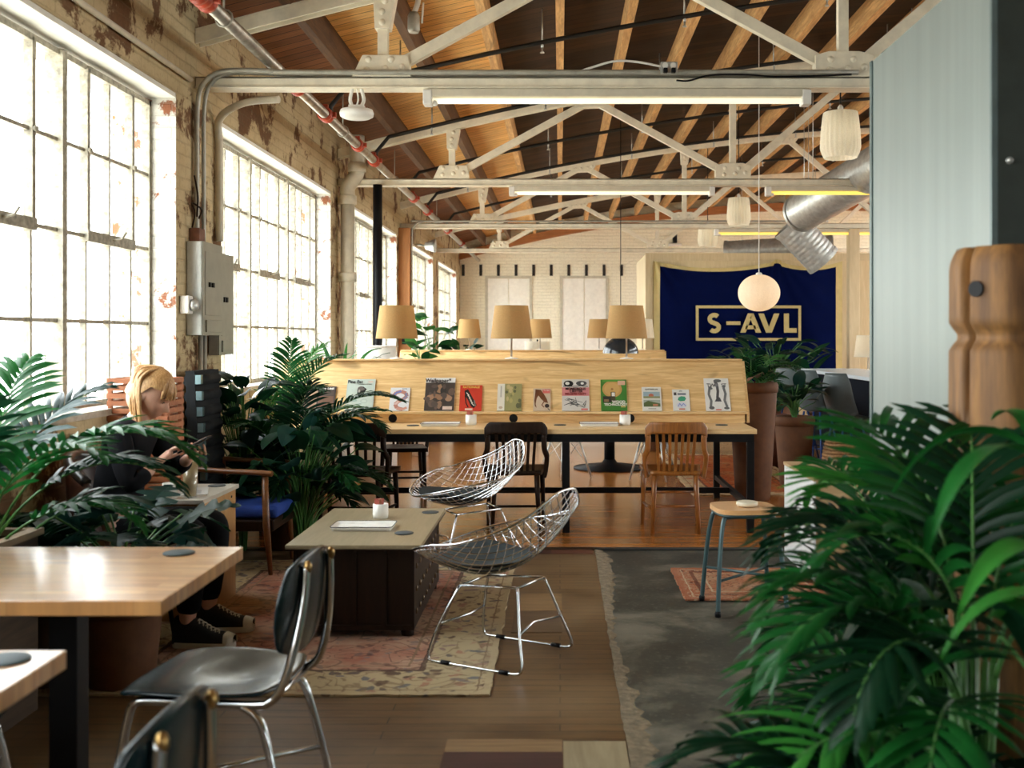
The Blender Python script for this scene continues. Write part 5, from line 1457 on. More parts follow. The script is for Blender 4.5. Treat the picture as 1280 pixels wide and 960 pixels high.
def broad_leaf(mb, base, tip_dir, L, W, droop=.4, cuts=0, rnd=random, mi=0, roll=0):
    d = Vector(tip_dir).normalized(); S = d.cross(Vector((0, 0, 1)))
    if S.length < .1: S = Vector((1, 0, 0))
    S.normalize(); U = S.cross(d)
    if roll: S = (Matrix.Rotation(roll, 3, d) @ S); U = (Matrix.Rotation(roll, 3, d) @ U)
    nl = 14; mid = []
    p = Vector(base); dd = d.copy()
    for i in range(nl + 1):
        mid.append(p.copy()); p = p + dd * L / nl; dd = (dd + Vector((0, 0, -1)) * droop / nl * 1.6).normalized()
    for s in (-1, 1):
        v = []; f = []
        for i in range(nl + 1):
            t = i / nl
            w = W * .5 * (math.sin(PI * min(1, (t * .93 + .07)) ** .75)) ** .8 if t < 1 else 0
            back = -.12 * L * math.exp(-t * 9)
            wc = w
            if cuts and 1 < i < nl - 1 and i % 3 == 0: wc = w * .38
            up = .16 * w
            v += [mid[i], mid[i] + (S * s * wc * .55) + U * up * .5 + d * back * .4, mid[i] + (S * s * wc) + U * (up * .4) + d * (back + (.05 * L if cuts else .02 * L) * t)]
        for i in range(nl):
            b0 = i * 3
            for j in range(2): f.append((b0 + j, b0 + j + 1, b0 + j + 4, b0 + j + 3))
        mb.add(v, f, mi, True)
def leafy(name, label, base, n, stems_h, spread, L, W, mats, seed, cuts=0, droop=.5, cat='plant', elev=(10, 60), az=(0, 360), group=None):
    e = thing(name, label, cat, base, 0, group); rr = random.Random(seed)
    for k in range(n):
        a = R(rr.uniform(*az)) if az != (0, 360) else R(k * 137.5 + rr.uniform(-20, 20)); r = spread * math.sqrt((k + .5) / n) * rr.uniform(.7, 1.1); h = stems_h * rr.uniform(.45, 1.05)
        tip = Vector((math.cos(a) * r, math.sin(a) * r, h))
        P = crom([(rr.uniform(-.02, .02), rr.uniform(-.02, .02), 0), (tip.x * .35, tip.y * .35, h * .65), tip], 5)
        mb = MB(); mb.tube(P, .0045, 5, mi=1)
        el = R(rr.uniform(*elev)); l = L * rr.uniform(.75, 1.15)
        broad_leaf(mb, tip, (math.cos(a) * math.cos(el), math.sin(a) * math.cos(el), math.sin(el)), l, W * l / L, droop, cuts, rr, roll=rr.uniform(-.6, .6))
        mb.build('leaf', [mats[k % len(mats)], M_stem], e)
    return e
def pot(name, label, loc, r0, r1, h, mt, rim=.02, n=36, cat='plant pot', group=None):
    e = thing(name, label, cat, loc, 0, group)
    t = MB(); t.lathe([(0, 0), (r0 * .97, 0), (r0, .01), (r1, h - rim * 1.6), (r1 - .012, h - rim * 1.6), (r0 - .012, .03), (0, .03)], n=n); t.build('body', mt, e)
    t = MB(); t.lathe([(r1 - .014, h - rim * 1.8), (r1 + .006, h - rim * 1.8), (r1 + .012, h - rim), (r1 + .010, h), (r1 - .014, h), (r1 - .014, h - rim * 1.8)], n=n, caps=False); t.build('rim', mt, e)
    t = MB(); t.lathe([(0, h - .05), (r1 - .016, h - .05), (r1 - .016, h - .055)], n=24); t.build('soil', M_soil, e)
    return e
# ---- left: trough with palm, terracotta pot with split-leaf plant
e = thing('planter_trough', 'weathered wooden trough planter by the first window, only its pale rim showing', 'planter', (-2.205, 3.42, 0))
wt = wood('weathered_trough', (.075, .042, .02), (.04, .022, .011), 'y', 1, .8)
wr_ = wood('weathered_rim', (.30, .21, .12), (.20, .13, .07), 'y', 1, .7)
t = MB()
for q in ((-.165, -.80, 0, -.145, .80, .68), (.145, -.80, 0, .165, .80, .68), (-.145, -.80, 0, .145, -.78, .68), (-.145, .78, 0, .145, .80, .68)): t.box(*q)
t.build('box', wt, e)
t = MB()
for q in ((-.18, -.82, .68, -.135, .82, .705), (.135, -.82, .68, .18, .82, .705), (-.135, -.82, .68, .135, -.775, .705), (-.135, .775, .68, .135, .82, .705)): t.box(*q)
t.build('rim', wr_, e)
t = MB(); t.box(-.143, -.778, .60, .143, .778, .63); t.build('soil', M_soil, e)
M_palmN = leafmat('palm_green', (.014, .135, .022), (.004, .042, .010), .3, .38)
LM = [M_leafD, M_leafB, M_leafM]
palm('areca_palm', 'large feathery palm in the trough by the first window, fronds reaching over the woman', (-2.17, 4.0, .63),
     [(4, 1.02, 70, 2.0, .0, .02, .05, dict(ll=.34, twist=-.1)), (22, .86, 62, 2.0, .0, .0, .08), (-20, .80, 74, 1.7, .0, .05, -.08), (60, .85, 76, 1.2, .0, -.02, .1), (95, .9, 80, 1.0, .0, -.04, .12), (-60, .9, 78, 1.3, .0, .0, -.14), (-90, .85, 70, 1.5, 0, .03, -.18), (150, .5, 80, 1.0), (10, .62, 50, 1.7, .0, .05, -.02), (40, .55, 45, 1.5, 0, .06, .15)],
     [M_palmN, M_leafD, M_palmN, M_leafB], 11, n=24, ll=.30, lw=.032, bare=.34)
e_p = pot('clay_pot', 'round brown clay pot under the whole cafe table', (-1.84, 4.53, 0), .135, .165, .34, M_terra)
leafy('split_leaf_plant', 'split-leaf plant with big dark glossy leaves in the brown clay pot', (-1.84, 4.53, .29), 34, .42, .32, .24, .22, [M_leafD, M_leafB, M_leafD], 5, cuts=1, elev=(-15, 45))
pot('clay_pot', 'wide dark pot behind the brown one in the left corner', (-2.16, 4.55, 0), .13, .15, .42, mat('dark_glaze', (.05, .022, .012), .5, var=.2), group=None)
palm('lady_palm', 'short spiky palm in the dark pot beside the trough', (-2.16, 4.55, .37), [(a, .42, 62 + 8 * (i % 3), 1.1) for i, a in enumerate(range(0, 360, 36))], [M_leafD, M_leafM], 31, n=14, ll=.2, lw=.022, bare=.25)
# ---- palm group left of the desk
pot('clay_pot', 'terracotta floor pot of the palm beside the left end of the reading desk', (-1.86, 7.48, 0), .15, .18, .36, M_terra)
palm('kentia_palm', 'tall arching palm standing at the left end of the reading desk', (-1.86, 7.48, .31),
     [(-8, 1.12, 78, 1.75, .1), (-28, 1.05, 72, 1.9, .1), (12, 1.0, 80, 1.6), (-60, 1.0, 76, 1.7, .1), (180, .55, 85, .8, .1), (-110, .95, 78, 1.6), (80, .85, 84, 1.0, .1), (-150, .6, 80, 1.3), (-45, .82, 52, 1.7), (-15, .8, 48, 1.6), (-85, .8, 50, 1.7), (140, .5, 78, 1.2), (-30, .6, 30, 1.2), (20, .72, 40, 1.4), (-120, .62, 60, 1.6)],
     [M_leafD, M_leafD, M_leafM], 17, n=26, ll=.28, lw=.026, bare=.30)
leafy('dark_shrub', 'dense dark leafy plant filling the space under the palm by the blue armchair', (-1.72, 7.2, 0.0), 84, .85, .42, .22, .13, [M_leafD, M_leafB, M_leafD], 9, elev=(-20, 50))
leafy('dark_shrub', 'tall dark leafy shrub against the wall between the armchair back and the second window', (-2.16, 7.36, .0), 60, 1.12, .24, .2, .12, [M_leafD, M_leafD, M_leafB], 91, elev=(-20, 55))
palm('kentia_palm', 'palm with thin bright fronds standing against the second window', (-2.05, 7.95, .45),
     [(-70, .9, 84, .9, .2), (-120, .45, 86, .9, .2), (-20, .9, 80, 1.2, .2), (60, .9, 82, 1.0, .2), (-45, .8, 70, 1.5, .2), (10, .8, 72, 1.4)], [M_leafM, M_leafL], 23, n=26, ll=.26, lw=.02, bare=.28)
pot('clay_pot', 'terracotta pot in the shade between the palm pot and the window wall', (-2.05, 7.95, 0), .14, .17, .48, M_terra)
# ---- behind the boards
e = pot('white_planter', 'tall white cylinder planter behind the left of the front board', (-1.86, 11.0, 0), .2, .2, 1.37, M_white, .01, cat='planter')
leafy('spider_plant', 'grassy bright plant behind the left end of the front board', (-2.12, 10.4, .95), 22, .30, .26, .30, .035, [M_leafL, M_leafM], 12, droop=.9, elev=(30, 80))
pot('white_planter', 'white cylinder planter carrying the grassy bright plant', (-2.12, 10.4, 0), .13, .14, 1.0, M_white, .01, cat='planter')
leafy('pothos', 'bright green big-leaved plant by the windows behind the rear desk', (-2.0, 16.85, .70), 15, 1.05, .30, .32, .24, [M_leafL, M_leafM], 14, elev=(-10, 50), cuts=0)
pot('white_planter', 'white planter of the bright big-leaved plant by the rear desk', (-2.0, 16.85, 0), .14, .16, .75, M_white, .012, cat='planter')
leafy('ficus', 'dark green bushy plant right of the bright big-leaved one', (-1.5, 16.85, .7), 26, .66, .34, .2, .12, [M_leafD, M_leafM], 15, elev=(-10, 60))
pot('clay_pot', 'clay pot of the bushy plant behind the rear desk', (-1.5, 16.85, 0), .16, .2, .75, M_terra)
leafy('leafy_sprig', 'small green plant right behind the left front lamp', (-1.72, 13.3, .98), 12, .36, .16, .2, .13, [M_leafM, M_leafL], 16, elev=(0, 60))
pot('white_planter', 'slim white planter behind the left front lamp', (-1.72, 13.3, 0), .1, .12, 1.02, M_white, .01, cat='planter')
palm('fan_plant', 'dark spiky plant peeping above the rear board below the flag\'s left edge', (1.22, 13.9, .72), [(a, .62, 72 - 14 * (i % 3), 1.2) for i, a in enumerate(range(0, 360, 40))], [M_leafD, M_leafB], 41, n=14, ll=.22, lw=.03, bare=.4)
pot('clay_pot', 'clay pot of the spiky plant behind the right end of the front desk', (1.22, 13.9, 0), .15, .19, .76, M_terra)
# white drum lamp shade behind the board centre
e = thing('drum_floor_lamp', 'white drum-shaded floor lamp behind the boards, between middle lamps', 'floor lamp', (-.36, 17.2, 0))
t = MB(); t.lathe([(.2, 1.20), (.2, 1.39)], n=32, caps=False); t.lathe([(.196, 1.39), (.196, 1.20)], n=32, caps=False); t.build('shade', M_creamsh, e)
t = MB(); t.tube([(0, 0, .02), (0, 0, 1.42)], .012, 8); t.build('pole', M_black, e)
t = MB(); t.lathe([(.14, 0), (.14, .015), (.02, .025)], n=24); t.build('base', M_black, e)
# ---- right rear planters
tp1 = pot('tall_planter', 'tall tapering terracotta planter at the right end of the reading desk', (1.735, 9.72, 0), .155, .215, 1.05, M_terra, .05)
palm('parlour_palm', 'small palm with pale fronds on top of the tall terracotta planter', (1.735, 9.72, 1.0),
     [(180, .55, 66, 1.7), (150, .5, 60, 1.6), (-150, .5, 55, 1.8), (100, .5, 75, 1.2), (-100, .45, 70, 1.4), (40, .5, 70, 1.5), (0, .48, 62, 1.6), (-40, .45, 60, 1.6), (200, .42, 35, 1.4), (-60, .35, 40, 1.4), (120, .35, 40, 1.4)], [M_leafM, M_leafD, M_leafL], 51, n=20, ll=.2, lw=.022, bare=.25)
leafy('tail_flower', 'dense plant with reddish flower spikes on the tall terracotta planter', (1.80, 9.70, 1.0), 22, .17, .17, .15, .09, [M_leafD, M_leafM, mat('dusty_pink_flower', (.45, .22, .16), .6)], 52, elev=(0, 70))
pot('tall_planter', 'second tall terracotta planter, farther back and right of the first', (2.30, 10.6, 0), .14, .19, .68, M_terra, .05)
leafy('dark_shrub', 'dark plant in the second tall terracotta planter', (2.30, 10.6, .64), 34, .34, .24, .22, .12, [M_leafD, M_leafD, M_leafB], 53, elev=(-10, 60))
pot('clay_pot', 'dark red floor pot between the second tall planter and the bar stools', (2.34, 12.3, 0), .20, .24, .58, mat('oxblood_glaze', (.18, .055, .03), .6, var=.15), .05)
palm('kentia_palm', 'big dark palm in the dark red pot in front of the flag', (2.34, 12.3, .52),
     [(150, .72, 60, 1.9), (100, .66, 66, 1.7), (50, .7, 62, 1.8), (0, .66, 60, 1.8), (-50, .65, 62, 1.8), (-100, .66, 62, 1.7), (200, .66, 58, 1.8), (20, .7, 68, 1.7), (170, .6, 45, 1.2), (80, .6, 50, 1.2), (-20, .7, 50, 1.3)], [M_leafD, M_leafD, M_leafM], 57, n=26, ll=.30, lw=.026, bare=.3)
leafy('dark_shrub', 'dark bushy plant behind the bar stools at the grey partition\'s edge', (3.0, 15.1, .55), 60, .82, .75, .34, .13, [M_leafD, M_leafD, M_leafB], 58, elev=(-10, 60))
pot('clay_pot', 'clay pot of the bushy plant behind the bar stools', (3.0, 15.1, 0), .22, .27, .6, M_terra)
palm('kentia_palm', 'dark palm at the foot of the flag, right side', (3.75, 15.3, .35), [(a, 1.15, 70 - 6 * (i % 3), 1.6) for i, a in enumerate(range(0, 360, 36))], [M_leafD], 59, n=28, ll=.32, lw=.026, bare=.3)
pot('clay_pot', 'clay pot of the dark palm at the foot of the flag', (3.75, 15.3, 0), .2, .24, .4, M_terra)

# ================================================================== NEAR RIGHT PALMS
M_palmL = leafmat('palm_light_green', (.055, .29, .04), (.016, .11, .018), .35, .38)
pot('clay_pot', 'dark woven floor pot of the large palm at the right edge', (.95, 2.52, 0), .14, .17, .34, mat('dark_pot', (.03, .022, .018), .7, var=.2, bmp=.3), .03)
G = [M_palmN, M_leafD, M_palmN, M_palmL, M_palmN]
palm('kentia_palm', 'large palm with bright upright canes in the near right corner', (.95, 2.52, .29),
     [(178, .60, 72, 2.5, .36, -.03, .02), (152, .66, 74, 2.3, .40, .0, .05), (198, .62, 66, 2.5, .34, -.04, -.02), (125, .70, 78, 2.1, .42, .02, .06), (95, .72, 80, 1.9, .42, .04, .05), (45, .70, 78, 1.9, .40, .05, .02), (222, .58, 62, 2.4, .32, -.03, -.05), (12, .66, 74, 2.1, .40, .06, .0), (-40, .5, 76, 2.1, .38, .05, -.04), (182, .48, 84, 2.4, .46, -.01, .0), (160, .45, 58, 2.3, .36, -.02, .03), (70, .78, 82, 1.6, .44, .03, .04), (110, .74, 84, 1.8, .46, .0, .06), (205, .62, 36, 1.7, .18, -.05, -.03), (240, .58, 48, 2.2, .26, -.02, -.06), (140, .62, 40, 1.9, .22, -.02, .05), (180, .66, 22, 1.4, .08, -.05, .0)],
     G, 61, ll=.33, lw=.030, bare=.22)
palm('areca_palm', 'second large palm, between the box bench and the near corner palm', (1.09, 3.42, .02),
     [(160, .54, 76, 2.3, .40), (185, .50, 70, 2.4, .34), (135, .75, 78, 2.0, .42), (210, .60, 70, 2.3, .38), (105, .85, 82, 1.6, .42), (240, .65, 74, 2.2, .36), (170, .60, 82, 2.2, .48), (200, .58, 40, 1.9, .16), (172, .58, 38, 1.8, .12), (225, .65, 48, 2.0, .2), (150, .62, 40, 1.7, .16), (-100, .8, 78, 1.9, .35), (120, .7, 50, 1.8, .2), (60, .7, 80, 1.6, .42), (20, .7, 78, 1.8, .4)],
     [M_leafD, M_palmN, M_leafD], 67, ll=.32, lw=.028, bare=.26)
pot('clay_pot', 'broad terracotta pot of the near bright-bladed plant at the right edge', (1.10, 2.18, 0), .12, .15, .30, M_terra)
leafy('dracaena', 'broad-bladed fresh green plant in front of the carved timber post', (1.10, 2.18, .26), 26, .98, .22, .40, .062, [M_palmL, M_palmN, M_leafD, M_palmN], 71, droop=1.5, elev=(20, 75))
palm('blade_palm', 'low bluish palm spreading along the bottom right of the floor', (.78, 2.22, .02), [(172, .72, 58, 2.0, .2), (192, .72, 50, 1.9, .15), (152, .80, 64, 2.0, .2), (212, .65, 52, 1.9, .15), (125, .65, 66, 1.8, .2), (85, .55, 68, 1.7, .2), (40, .5, 66, 1.7, .2), (242, .6, 60, 1.8, .15), (0, .5, 60, 1.8, .2), (180, .55, 76, 2.4, .25)], [M_leafB, M_palmN, M_leafD], 73, ll=.30, lw=.028, bare=.2)
leafy('dark_shrub', 'dark leafy shrub added to darken the gaps inside the near right palms, against the partition', (1.08, 2.98, .0), 60, .80, .20, .24, .14, [M_leafD, M_leafD, M_palmN], 97, elev=(-25, 45))  # extra leaves put in to darken the gaps between the fronds
# ================================================================== RIGHT SIDE: PARTITION, POST, STOOL, BENCH
m = bpy.data.materials.new('grey_green_sheet'); nt, nd, lk, b = nodes(m)
v = coords(nt, (1, 5, .2)); n1 = noise(nt, v, 2.2, 5, .6); n2 = noise(nt, coords(nt), 1.2, 3)
lk.new(ramp(nt, math_(nt, 'ADD', math_(nt, 'MULTIPLY', n1, .6), math_(nt, 'MULTIPLY', n2, .4)), [(.35, (.20, .235, .215)), (.65, (.255, .29, .268))]), b.inputs['Base Color']); b.inputs['Roughness'].default_value = .42; b.inputs['Metallic'].default_value = .25
M_sheet = m
e = thing('metal_partition', 'tall grey-green sheet-metal partition at the right, behind the near palms', 'partition', (1.30, 3.24, 0))
t = MB(); t.box(0, .004, 0, .30, 1.26, 2.60)
t.build('sheet', M_sheet, e)
t = MB(); t.box(-.006, 1.245, 0, .012, 1.275, 2.60); t.box(-.006, -.004, 0, .012, .012, 2.62); t.build('edge_trim', mat('edge_trim_teal', (.14, .19, .19), .4, .4), e)
t = MB(); t.box(.012, -.006, 0, .50, .004, 2.62); o = t.build('end_panel', mat('dark_green_panel', (.035, .045, .038), .5, .2), e)
t = MB(); t.lathe([(.0, -.016), (.008, -.014), (.011, -.006), (.011, 0)], (.045, -.006, 1.98), 12, axis='y'); t.build('bolt_or_glint', M_galv, o)

m = wood('carved_post_wood', (.29, .135, .034), (.085, .035, .010), 'z', .6, .65)
e = thing('carved_post', 'thick old timber post with a drilled hole, a crack and notches at the right edge', 'post', (1.21, 2.90, 0))
t = MB(); n = 72
def postp(u, v):
    a = 2 * PI * u; z = 1.69 * v
    r = .155
    r -= .012 * (1 if 1.43 < z < 1.47 and True else 0)
    if z > 1.63: r -= .02 * ((z - 1.63) / .06) ** 2
    r += .004 * math.sin(a * 3 + 1) + .003 * math.sin(a * 7 + z * 2)
    if 1.42 < z < 1.475: r -= .010
    # crack facing the room
    da = math.atan2(math.sin(a - R(203 - 8 * (z - 1.3))), math.cos(a - R(203 - 8 * (z - 1.3))))
    wdt = .055 + .05 * max(0, (z - 1.3) / .36) + .012 * math.sin(z * 21)
    if abs(da) < wdt and z > .7: r -= .05 * (1 - abs(da) / wdt)
    return (r * math.cos(a), r * math.sin(a), z)
t.grid(postp, n * 2, 110)
t.lathe([(.0, 1.689), (.06, 1.691), (.137, 1.688)], n=36)
t.build('timber', m, e)
for a in (215, 268):
    h = MB(); ax = Vector((math.cos(R(a)), math.sin(R(a)), 0)); c0 = ax * .13; c1 = ax * .1595
    h.tube([Vector((c0.x, c0.y, 1.577)), Vector((c1.x, c1.y, 1.577))], .021, 18); h.build('drilled_hole', M_black, e)

e = thing('stool', 'small stool with a pale wooden seat and teal tube legs at the right', 'stool', (.985, 5.80, 0), .1)
M_tealm = mat('teal_grey_enamel', (.055, .10, .105), .35, .3, var=.15)
t = MB(); n = 32
def sq(u, v):
    a = 2 * PI * u; c, s = math.cos(a), math.sin(a); k = (abs(c) ** 4 + abs(s) ** 4) ** -.25
    return (.165 * v * c * k, .165 * v * s * k, .535)
t.grid(sq, 48, 6); t.build('seat', M_maple, e, solid=.024, bevel=.006)
t = MB(); t.tube([(sq(q / 40, .93)[0], sq(q / 40, .93)[1], .515) for q in range(40)], .008, 6, closed=True); t.build('seat_frame', M_tealm, e)
for s in (-1, 1):
    for q in (-1, 1):
        t = MB(); t.tube(crom([(0.0, q * .10, .505), (s * .10, q * .105, .505), (s * .14, q * .118, .48), (s * .165, q * .145, .3), (s * .185, q * .18, .01)], 6), .0125, 10); t.build('leg', M_tealm, e)
        t = MB(); t.lathe([(.016, 0), (.017, .02), (.013, .03)], (s * .185, q * .18, 0), 10); t.build('foot_cap', M_black, e)
t = MB(); t.tube([(-.17, -.155, .18), (.17, .155, .18)], .008, 8); t.tube([(-.17, .155, .19), (.17, -.155, .19)], .008, 8); t.build('cross_brace', M_tealm, e)
t = MB(); t.lathe([(.0, 0), (.045, 0), (.056, .006), (.058, .022), (.052, .026), (0, .022)], n=28); o = t.build('soap_dish', mat('cream_ceramic', (.72, .66, .50), .35, var=.05)); o.location = (1.0, 5.78, .548)
tag(o, 'round cream ceramic dish on the small teal-legged stool', 'dish')

e = thing('box_bench', 'white-sided plywood box bench behind the near right palms', 'bench', (1.50, 6.38, 0))
bp = wood('bench_ply', (.55, .38, .20), (.42, .26, .12), 'x', 1, .45, False)
t = MB(); t.box(0, 0, .0, .012, .84, .60); t.build('side_panel', mat('white_laminate', (.74, .75, .74), .35, var=.03), e)
t = MB(); t.box(.012, .015, 0, .85, .033, .34); t.box(.012, .015, .44, .85, .033, .60); t.box(.012, .80, 0, .85, .82, .60); t.box(.83, .033, 0, .85, .80, .60); t.build('box', bp, e)
t = MB(); t.box(.012, .03, .34, .85, .5, .36); t.build('shelf', bp, e)
t = MB(); t.box(-.005, -.005, .60, .86, .85, .622); t.build('top', bp, e, bevel=.003)
t = MB()
for y in (.08, .76):
    for z in (.08, .52): t.lathe([(.008, -.002), (.008, .0)], (0, y, z), 8, axis='x')
t.build('screws', M_grey, e)
# wicker-topped drum beyond
e = thing('wicker_stool', 'round woven straw stool standing beside the bar stools', 'stool', (2.72, 10.35, 0))
t = MB()
for q in range(14): 
    z = .02 + q * .034; r = .16 + .035 * math.sin(PI * q / 13)
    t.tube([(r * math.cos(2 * PI * k / 24), r * math.sin(2 * PI * k / 24), z) for k in range(24)], .018, 6, closed=True)
t.lathe([(0, .46), (.17, .468), (.17, .45)], n=24)
t.build('weave', mat('straw', (.48, .27, .12), .8, var=.3, vs=60, bmp=.5))
kids_ = [o for o in COL.objects if o.name.startswith('weave')]; kids_[-1].parent = e

# bar counter and three shell stools
e = thing('bar_counter', 'dark-fronted bar counter with a pale top behind the shell stools', 'counter', (3.35, 10.2, 0))
t = MB(); t.box(0, 0, 0, .55, 4.1, 1.0); t.build('body', mat('bar_dark_front', (.008, .010, .016), .9, var=.1, spec=.1), e)
t = MB(); t.box(-.15, -.05, 1.0, .62, 4.15, 1.04); t.build('counter_top', mat('pale_blue_stone', (.62, .68, .72), .3, var=.05), e, bevel=.004)
t = MB(); t.box(-.02, 0, .0, -.001, 4.1, .12); t.build('kick_plate', M_black, e)
M_shell = mat('slate_blue_shell', (.075, .10, .105), .45, var=.08)
def shell_stool(loc, rz, label, seat=.66, mt=M_shell, name='bar_stool', group='shell bar stools', cat='bar stool', legc=None):
    e = thing(name, label, cat, loc, rz, group)
    t = MB()
    W = .8 if seat > .55 else 1.0
    def sh(u, v):
        a = (u * 2 - 1)
        if v < .5:
            k = v / .5; x = .22 - .36 * k; z = seat + .03 * (1 - k) ** 2 * -.6 + .035 * a * a * (.3 + k)
            return (x, W * a * (.215 - .02 * (1 - k)) , z - .01 * math.sin(PI * k))
        k = (v - .5) / .5
        w = .215 - .05 * k ** 3
        x = -.14 - .07 * math.sin(min(1, k * 1.6) * PI / 2) - .035 * k + .07 * a * a * (1 - .4 * k)
        return (x, W * a * w * (1 - .12 * max(0, k - .75) * 4 * a * a), seat + .035 * a * a * (1 - k) * 1.3 + .44 * k)
    t.grid(sh, 16, 24); t.build('shell', mt, e, solid=.012)
    for s in (-1, 1):
        for q in (-1, 1):
            t = MB(); t.tube([(s * .09 - .01, q * .10, seat - .01), (s * .20, q * .19, .01)], .011, 8); t.build('leg', legc or M_black, e)
    if seat > .55:
        t = MB(); t.tube([(.16, -.15, .26), (.16, .15, .26), (-.16, .15, .26), (-.16, -.15, .26)], .008, 6, closed=True); t.build('footrest', mat('bar_blue', (.02, .08, .34), .5), e)
    else:
        t = MB()
        for q in (-1, 1): t.tube([(.10, q * .12, seat - .06), (-.15, q * .15, seat * .4)], .005, 5); t.tube([(-.10, q * .12, seat - .06), (.15, q * .15, seat * .4)], .005, 5)
        t.build('wire_brace', legc or M_black, e)
    return e
s1 = shell_stool((2.78, 12.75, 0), .75, 'slate-blue shell bar stool farthest along the counter, leftmost of three', legc=mat('bar_blue', (.02, .08, .34), .5))
dup(s1, (2.80, 11.75, 0), .75, 'slate-blue shell bar stool in the middle of the three at the counter')
dup(s1, (2.86, 10.75, 0), .75, 'slate-blue shell bar stool nearest the camera of the three at the counter')
lamp((3.85, 13.5, 1.04), 'cream-shaded lamp on the bar counter beside the post', M_creamsh, 'cream lamps')

# chairs and pedestal table glimpsed under the desk
ch = shell_stool((.05, 11.2, 0), 2.2, 'black shell side chair beyond the desk, at the pedestal table, nearer one', .44, M_black, 'shell_chair', 'shell chairs beyond the desk', 'chair', M_galv)
dup(ch, (.95, 11.0, 0), 1.2, 'black shell side chair beyond the desk, right of the pedestal table')
dup(ch, (-.62, 12.0, 0), -.3, 'black shell side chair beyond the desk, left of the pedestal table')
e = thing('pedestal_table', 'black pedestal table seen under the reading desk', 'table', (.55, 12.0, 0))
t = MB(); t.lathe([(.0, 0), (.40, 0), (.40, .015), (.09, .06), (.06, .10)], n=32); t.build('base', M_black, e)
t = MB(); t.lathe([(.06, .05), (.055, .70)], n=20); t.build('pedestal', M_black, e)
t = MB(); t.lathe([(0, .70), (.42, .70), (.42, .73), (0, .73)], n=40); t.build('table_top', M_birch2, e)

# ================================================================== FLAG, ITS PARTITION, POST
YP = 17.0
t = MB(); t.box(1.36, YP, 0, 5.2, YP + 2.2, 2.77)
struct(t, 'wall_plywood', wood('cream_ply_wall', (.66, .54, .33), (.56, .44, .25), 'z', .7, .6, False))
t = MB(); t.box(1.345, YP - .012, 0, 1.46, YP, 2.78); t.box(1.46, YP - .012, 2.66, 5.2, YP, 2.78); struct(t, 'trim_5', wood('cream_trim', (.62, .51, .32), (.52, .41, .24), 'z', 1, .6, False))
e = thing('flag', 'navy blue cloth flag with yellow border and boxed yellow lettering, hung on the plywood wall', 'flag', (0, 0, 0))
fx0, fx1, fz0, fz1 = 1.47, 4.43, .62, 2.66
Mn = mat('navy_cloth', (.0018, .0055, .048), .95, var=.1, vs=3, spec=.05); My = mat('yellow_cloth', (.62, .50, .22), .85, var=.06)
def fl(u, v):
    x = fx0 + (fx1 - fx0) * u; sag = 0
    for (a, b_, d) in ((0, .655, .11), (.655, 1, .09)):
        if a <= u <= b_: q = (u - a) / (b_ - a); sag = d * 4 * q * (1 - q)
    ztop = fz1 - .01 - sag + (.03 if abs(u - .655) < .02 else 0)
    z = fz0 + (ztop - fz0) * v
    # hanging folds fan from the pinned corners
    d0 = math.atan2(u * 3, (1 - v) * 2 + .12); d1 = math.atan2((.655 - u) * 3, (1 - v) * 2 + .12)
    y = .030 * math.sin(d0 * 15) * math.exp(-((u - .10) * 3.4) ** 2) + .013 * math.sin(d1 * 17) * math.exp(-((u - .6) * 3.5) ** 2) + .010 * math.sin(u * 26 + v * 3)
    return (x, YP - .055 + y * .9, z)
t = MB(); bw = .018
t.grid(fl, 150, 70, mif=lambda u, v: 1 if (u < .036 or u > .965 or v > .972) else 0)
t.build('cloth', [Mn, My], e)
# lettering S - A V L in a box frame
fzc = 1.45 + (422 - 404) / 79.4; fxc = (934 - 700) / 79.4
yL = YP - .112
def stroke_rect(mb, x0, z0, x1, z1, t_=.012): mb.box(x0, yL, z0, x1, yL + .004, z1)
t = MB(); w2, h2, th = 1.645 / 2, .55 / 2, .042
for q in ((-w2, -h2, w2, -h2 + th), (-w2, h2 - th, w2, h2), (-w2, -h2 + th, -w2 + th, h2 - th), (w2 - th, -h2 + th, w2, h2 - th)): stroke_rect(t, fxc + q[0], fzc + q[1], fxc + q[2], fzc + q[3])
t.build('box_frame', My, e)
H = .30; z0 = fzc - H / 2; z1 = fzc + H / 2
def P3(poly, name):
    t = MB(); t.prism(poly, ((0, yL, 0), (1, 0, 0), (0, 0, 1), (0, 1, 0)), .004); t.build(name, My, e)
# S as a thick stroke
sx = fxc - .535; pts = []
for q in range(40):
    k = q / 39
    if k < .5: a = R(40 + 230 * (k / .5)); c = (sx, z1 - .085); r = .060
    else: a = R(90 - 230 * ((k - .5) / .5)); c = (sx, z0 + .085); r = .060
    pts.append((c[0] + 1.18 * r * math.cos(a), c[1] + r * math.sin(a)))
t = MB(); wd = .034
L_, R_ = [], []
for i, p in enumerate(pts):
    a, b_ = pts[max(0, i - 1)], pts[min(len(pts) - 1, i + 1)]; dx, dz = b_[0] - a[0], b_[1] - a[1]; l = math.hypot(dx, dz) or 1
    n_ = (-dz / l * wd, dx / l * wd); L_.append((p[0] + n_[0], p[1] + n_[1])); R_.append((p[0] - n_[0], p[1] - n_[1]))
v = [(a, yL, b_) for a, b_ in L_] + [(a, yL, b_) for a, b_ in R_]; k = len(L_)
t.add(v, [(i, i + 1, k + i + 1, k + i) for i in range(k - 1)]); t.build('letter', My, e, solid=.004)
P3([(sx + .19, fzc - .028), (sx + .41, fzc - .028), (sx + .41, fzc + .028), (sx + .19, fzc + .028)], 'dash')
ax = fxc + .035; hw = .165
t = MB()
fr_ = ((0, yL, 0), (1, 0, 0), (0, 0, 1), (0, 1, 0))
